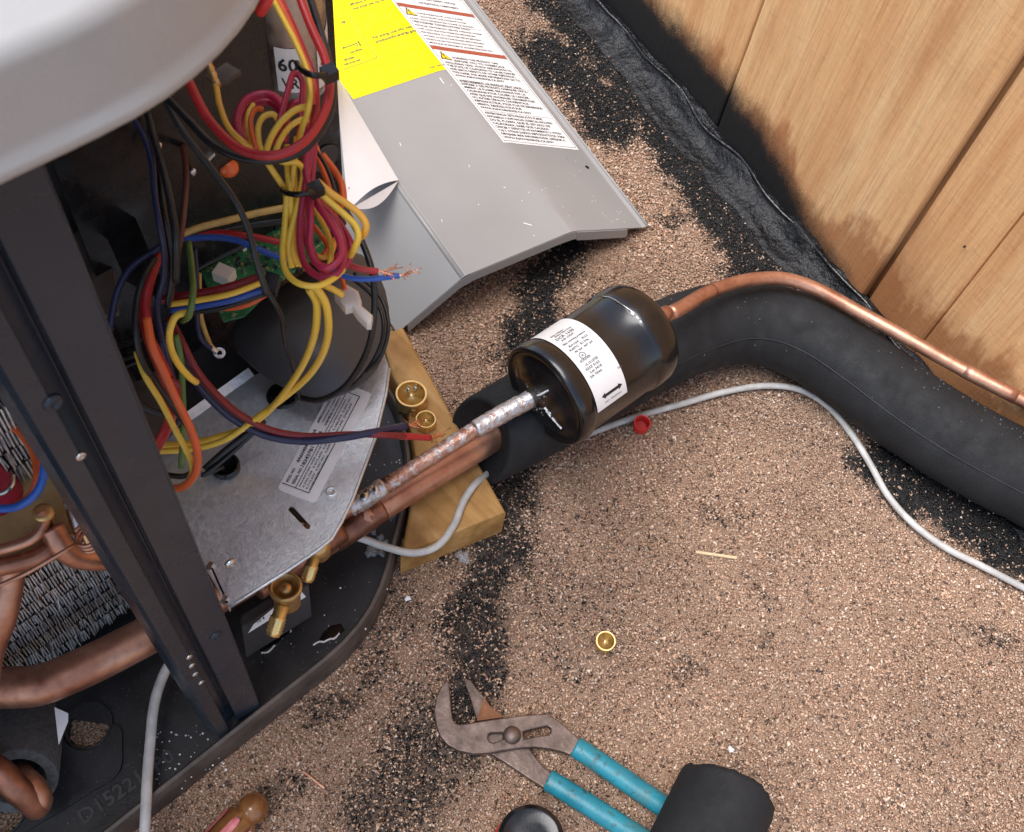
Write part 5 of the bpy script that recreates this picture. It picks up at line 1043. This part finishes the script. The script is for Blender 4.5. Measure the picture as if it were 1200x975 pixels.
Fc = [[i*seg+k, i*seg+(k+1) % seg, (i+1)*seg+(k+1) % seg, (i+1)*seg+k] for i in range(len(rows_)-1) for k in range(seg)]+[[(len(rows_)-1)*seg+(k+1) % seg, (len(rows_)-1)*seg+k, k, (k+1) % seg] for k in range(seg)]
fo2 = part('foam_offcut', (V, Fc), M_['foam'], None, True, sharp=60); tag(fo2, 'short offcut of black foam tube with a torn end lying over the plier handles', 'foam tube')

# ------------------------------------------------------------------ screwdriver, black capped tool, splinter, chips
sw0 = at(309, 934, .0135); sw1 = at(245, 1002, .0135); sdv = sw1-sw0; sdv /= np.linalg.norm(sdv)
sw = thing('screwdriver', 'screwdriver with a clear amber handle and faded red inlay by the pan edge', 'screwdriver', (sw0[0], sw0[1], 0))
flute = lambda a, h: 1-.16*max(0, math.cos(6*a+math.pi))**3 if h > .0175 else 1
part('handle', lathe(sw0, sdv, [(0.0, -0.001), (0.0043, 0), (0.00791, 0.0026), (0.00989, 0.0065), (0.01066, 0.01), (0.01049, 0.0125), (0.00894, 0.0142), (0.00843, 0.0155), (0.01032, 0.0172), (0.01187, 0.0195), (0.01204, 0.085), (0.0086, 0.095), (0.00602, 0.1)], 72, flute), M_['amber_handle'], sw, True)
b = NB('faded red inlay'); b.set(Base_Color=b.ramp(b.noise(160, 4), [(.35, (.5, .09, .11)), (.7, (.68, .24, .25))]), Roughness=.4); M_['inlay'] = b.m
sn = np.cross(sdv, [0, 0, 1.0]); sn /= np.linalg.norm(sn); su_ = np.cross(sn, sdv)
for a in (math.pi/2, math.pi/2+math.pi/3*1.05, math.pi/2-math.pi/3*1.05):
    def inl(u, v):
        w_ = (u-.5)*.0056*(1 if .06 < v < .97 else .6); c = sw0+sdv*(.0205+v*.055); nrm = math.cos(a)*sn+math.sin(a)*su_; tg = np.cross(sdv, nrm); return c+nrm*(.0118-.0000+.0006*math.cos((u-.5)*3)+.0004)+tg*w_
    part('inlay', grid(inl, 4, 16), M_['inlay'], sw, True)
part('shank', lathe(sw0+sdv*.098, sdv, [(.0032, 0), (.0032, .09), (.0028, .1)], 12), M_['steel'], sw, True)
bt0 = at(623, 984, .035)*[1, 1, 0]
tl = thing('black_tool', 'round black capped tool end with a red side at the bottom edge', 'tool', (bt0[0], bt0[1], 0))
part('cap', lathe(bt0+np.array([0, 0, .012]), (0, 0, 1), [(.0215, 0), (.0225, .002), (.0228, .018), (.0222, .0215), (.0195, .0232), (.0185, .0225), (.010, .0228), (0, .023)], 48), M_['blackplastic'], tl, True, sharp=40)
part('body', lathe(bt0+np.array([-.0012, .0008, .0004]), (0, 0, 1), [(.0215, 0), (.0222, .002), (.0222, .0115), (.021, .013)], 40), M_['redplastic'], tl, True, sharp=40)
sa, sb = at(815, 647, .0018), at(863, 654, .0022); sd_ = (sb-sa)/2
tag(part('wood_splinter', obox((sa+sb)/2, sd_, np.array([-sd_[1], sd_[0], 0])/np.linalg.norm(sd_)*.0011, (0, 0, .0009)), M_['splinter'], None), 'pale wood splinter lying on the roof granules', 'splinter')
sa, sb = at(355, 904, .0018), at(380, 924, .002); sd_ = (sb-sa)/2
tag(part('wood_splinter', obox((sa+sb)/2, sd_, np.array([-sd_[1], sd_[0], 0])/np.linalg.norm(sd_)*.0006, (0, 0, .0005)), M_['brightcopper'], None), 'thin reddish sliver on the granules by the pan edge', 'sliver')
for (px, py, r_, lab_) in ((856, 878, .0028, 'white chip lying on the granules right of the pliers'), (477, 702, .0024, 'white chip on the granules below the pan corner'), (1005, 505, .0016, 'tiny white chip near the bend of the grey cable')):
    tag(part('white_chip', blob(at(px, py, 0)+np.array([0, 0, .0008]), r_, .0016, int(px), 7), M_['paper'], None), lab_, 'chip', 'white chips on the roof')
tag(part('water_drop', blob(at(541, 652, 0)+np.array([0, 0, .0006]), .006, .003, 3, 12), M_['water'], None, True), 'clear water drop on the granules below the timber block', 'water drop')
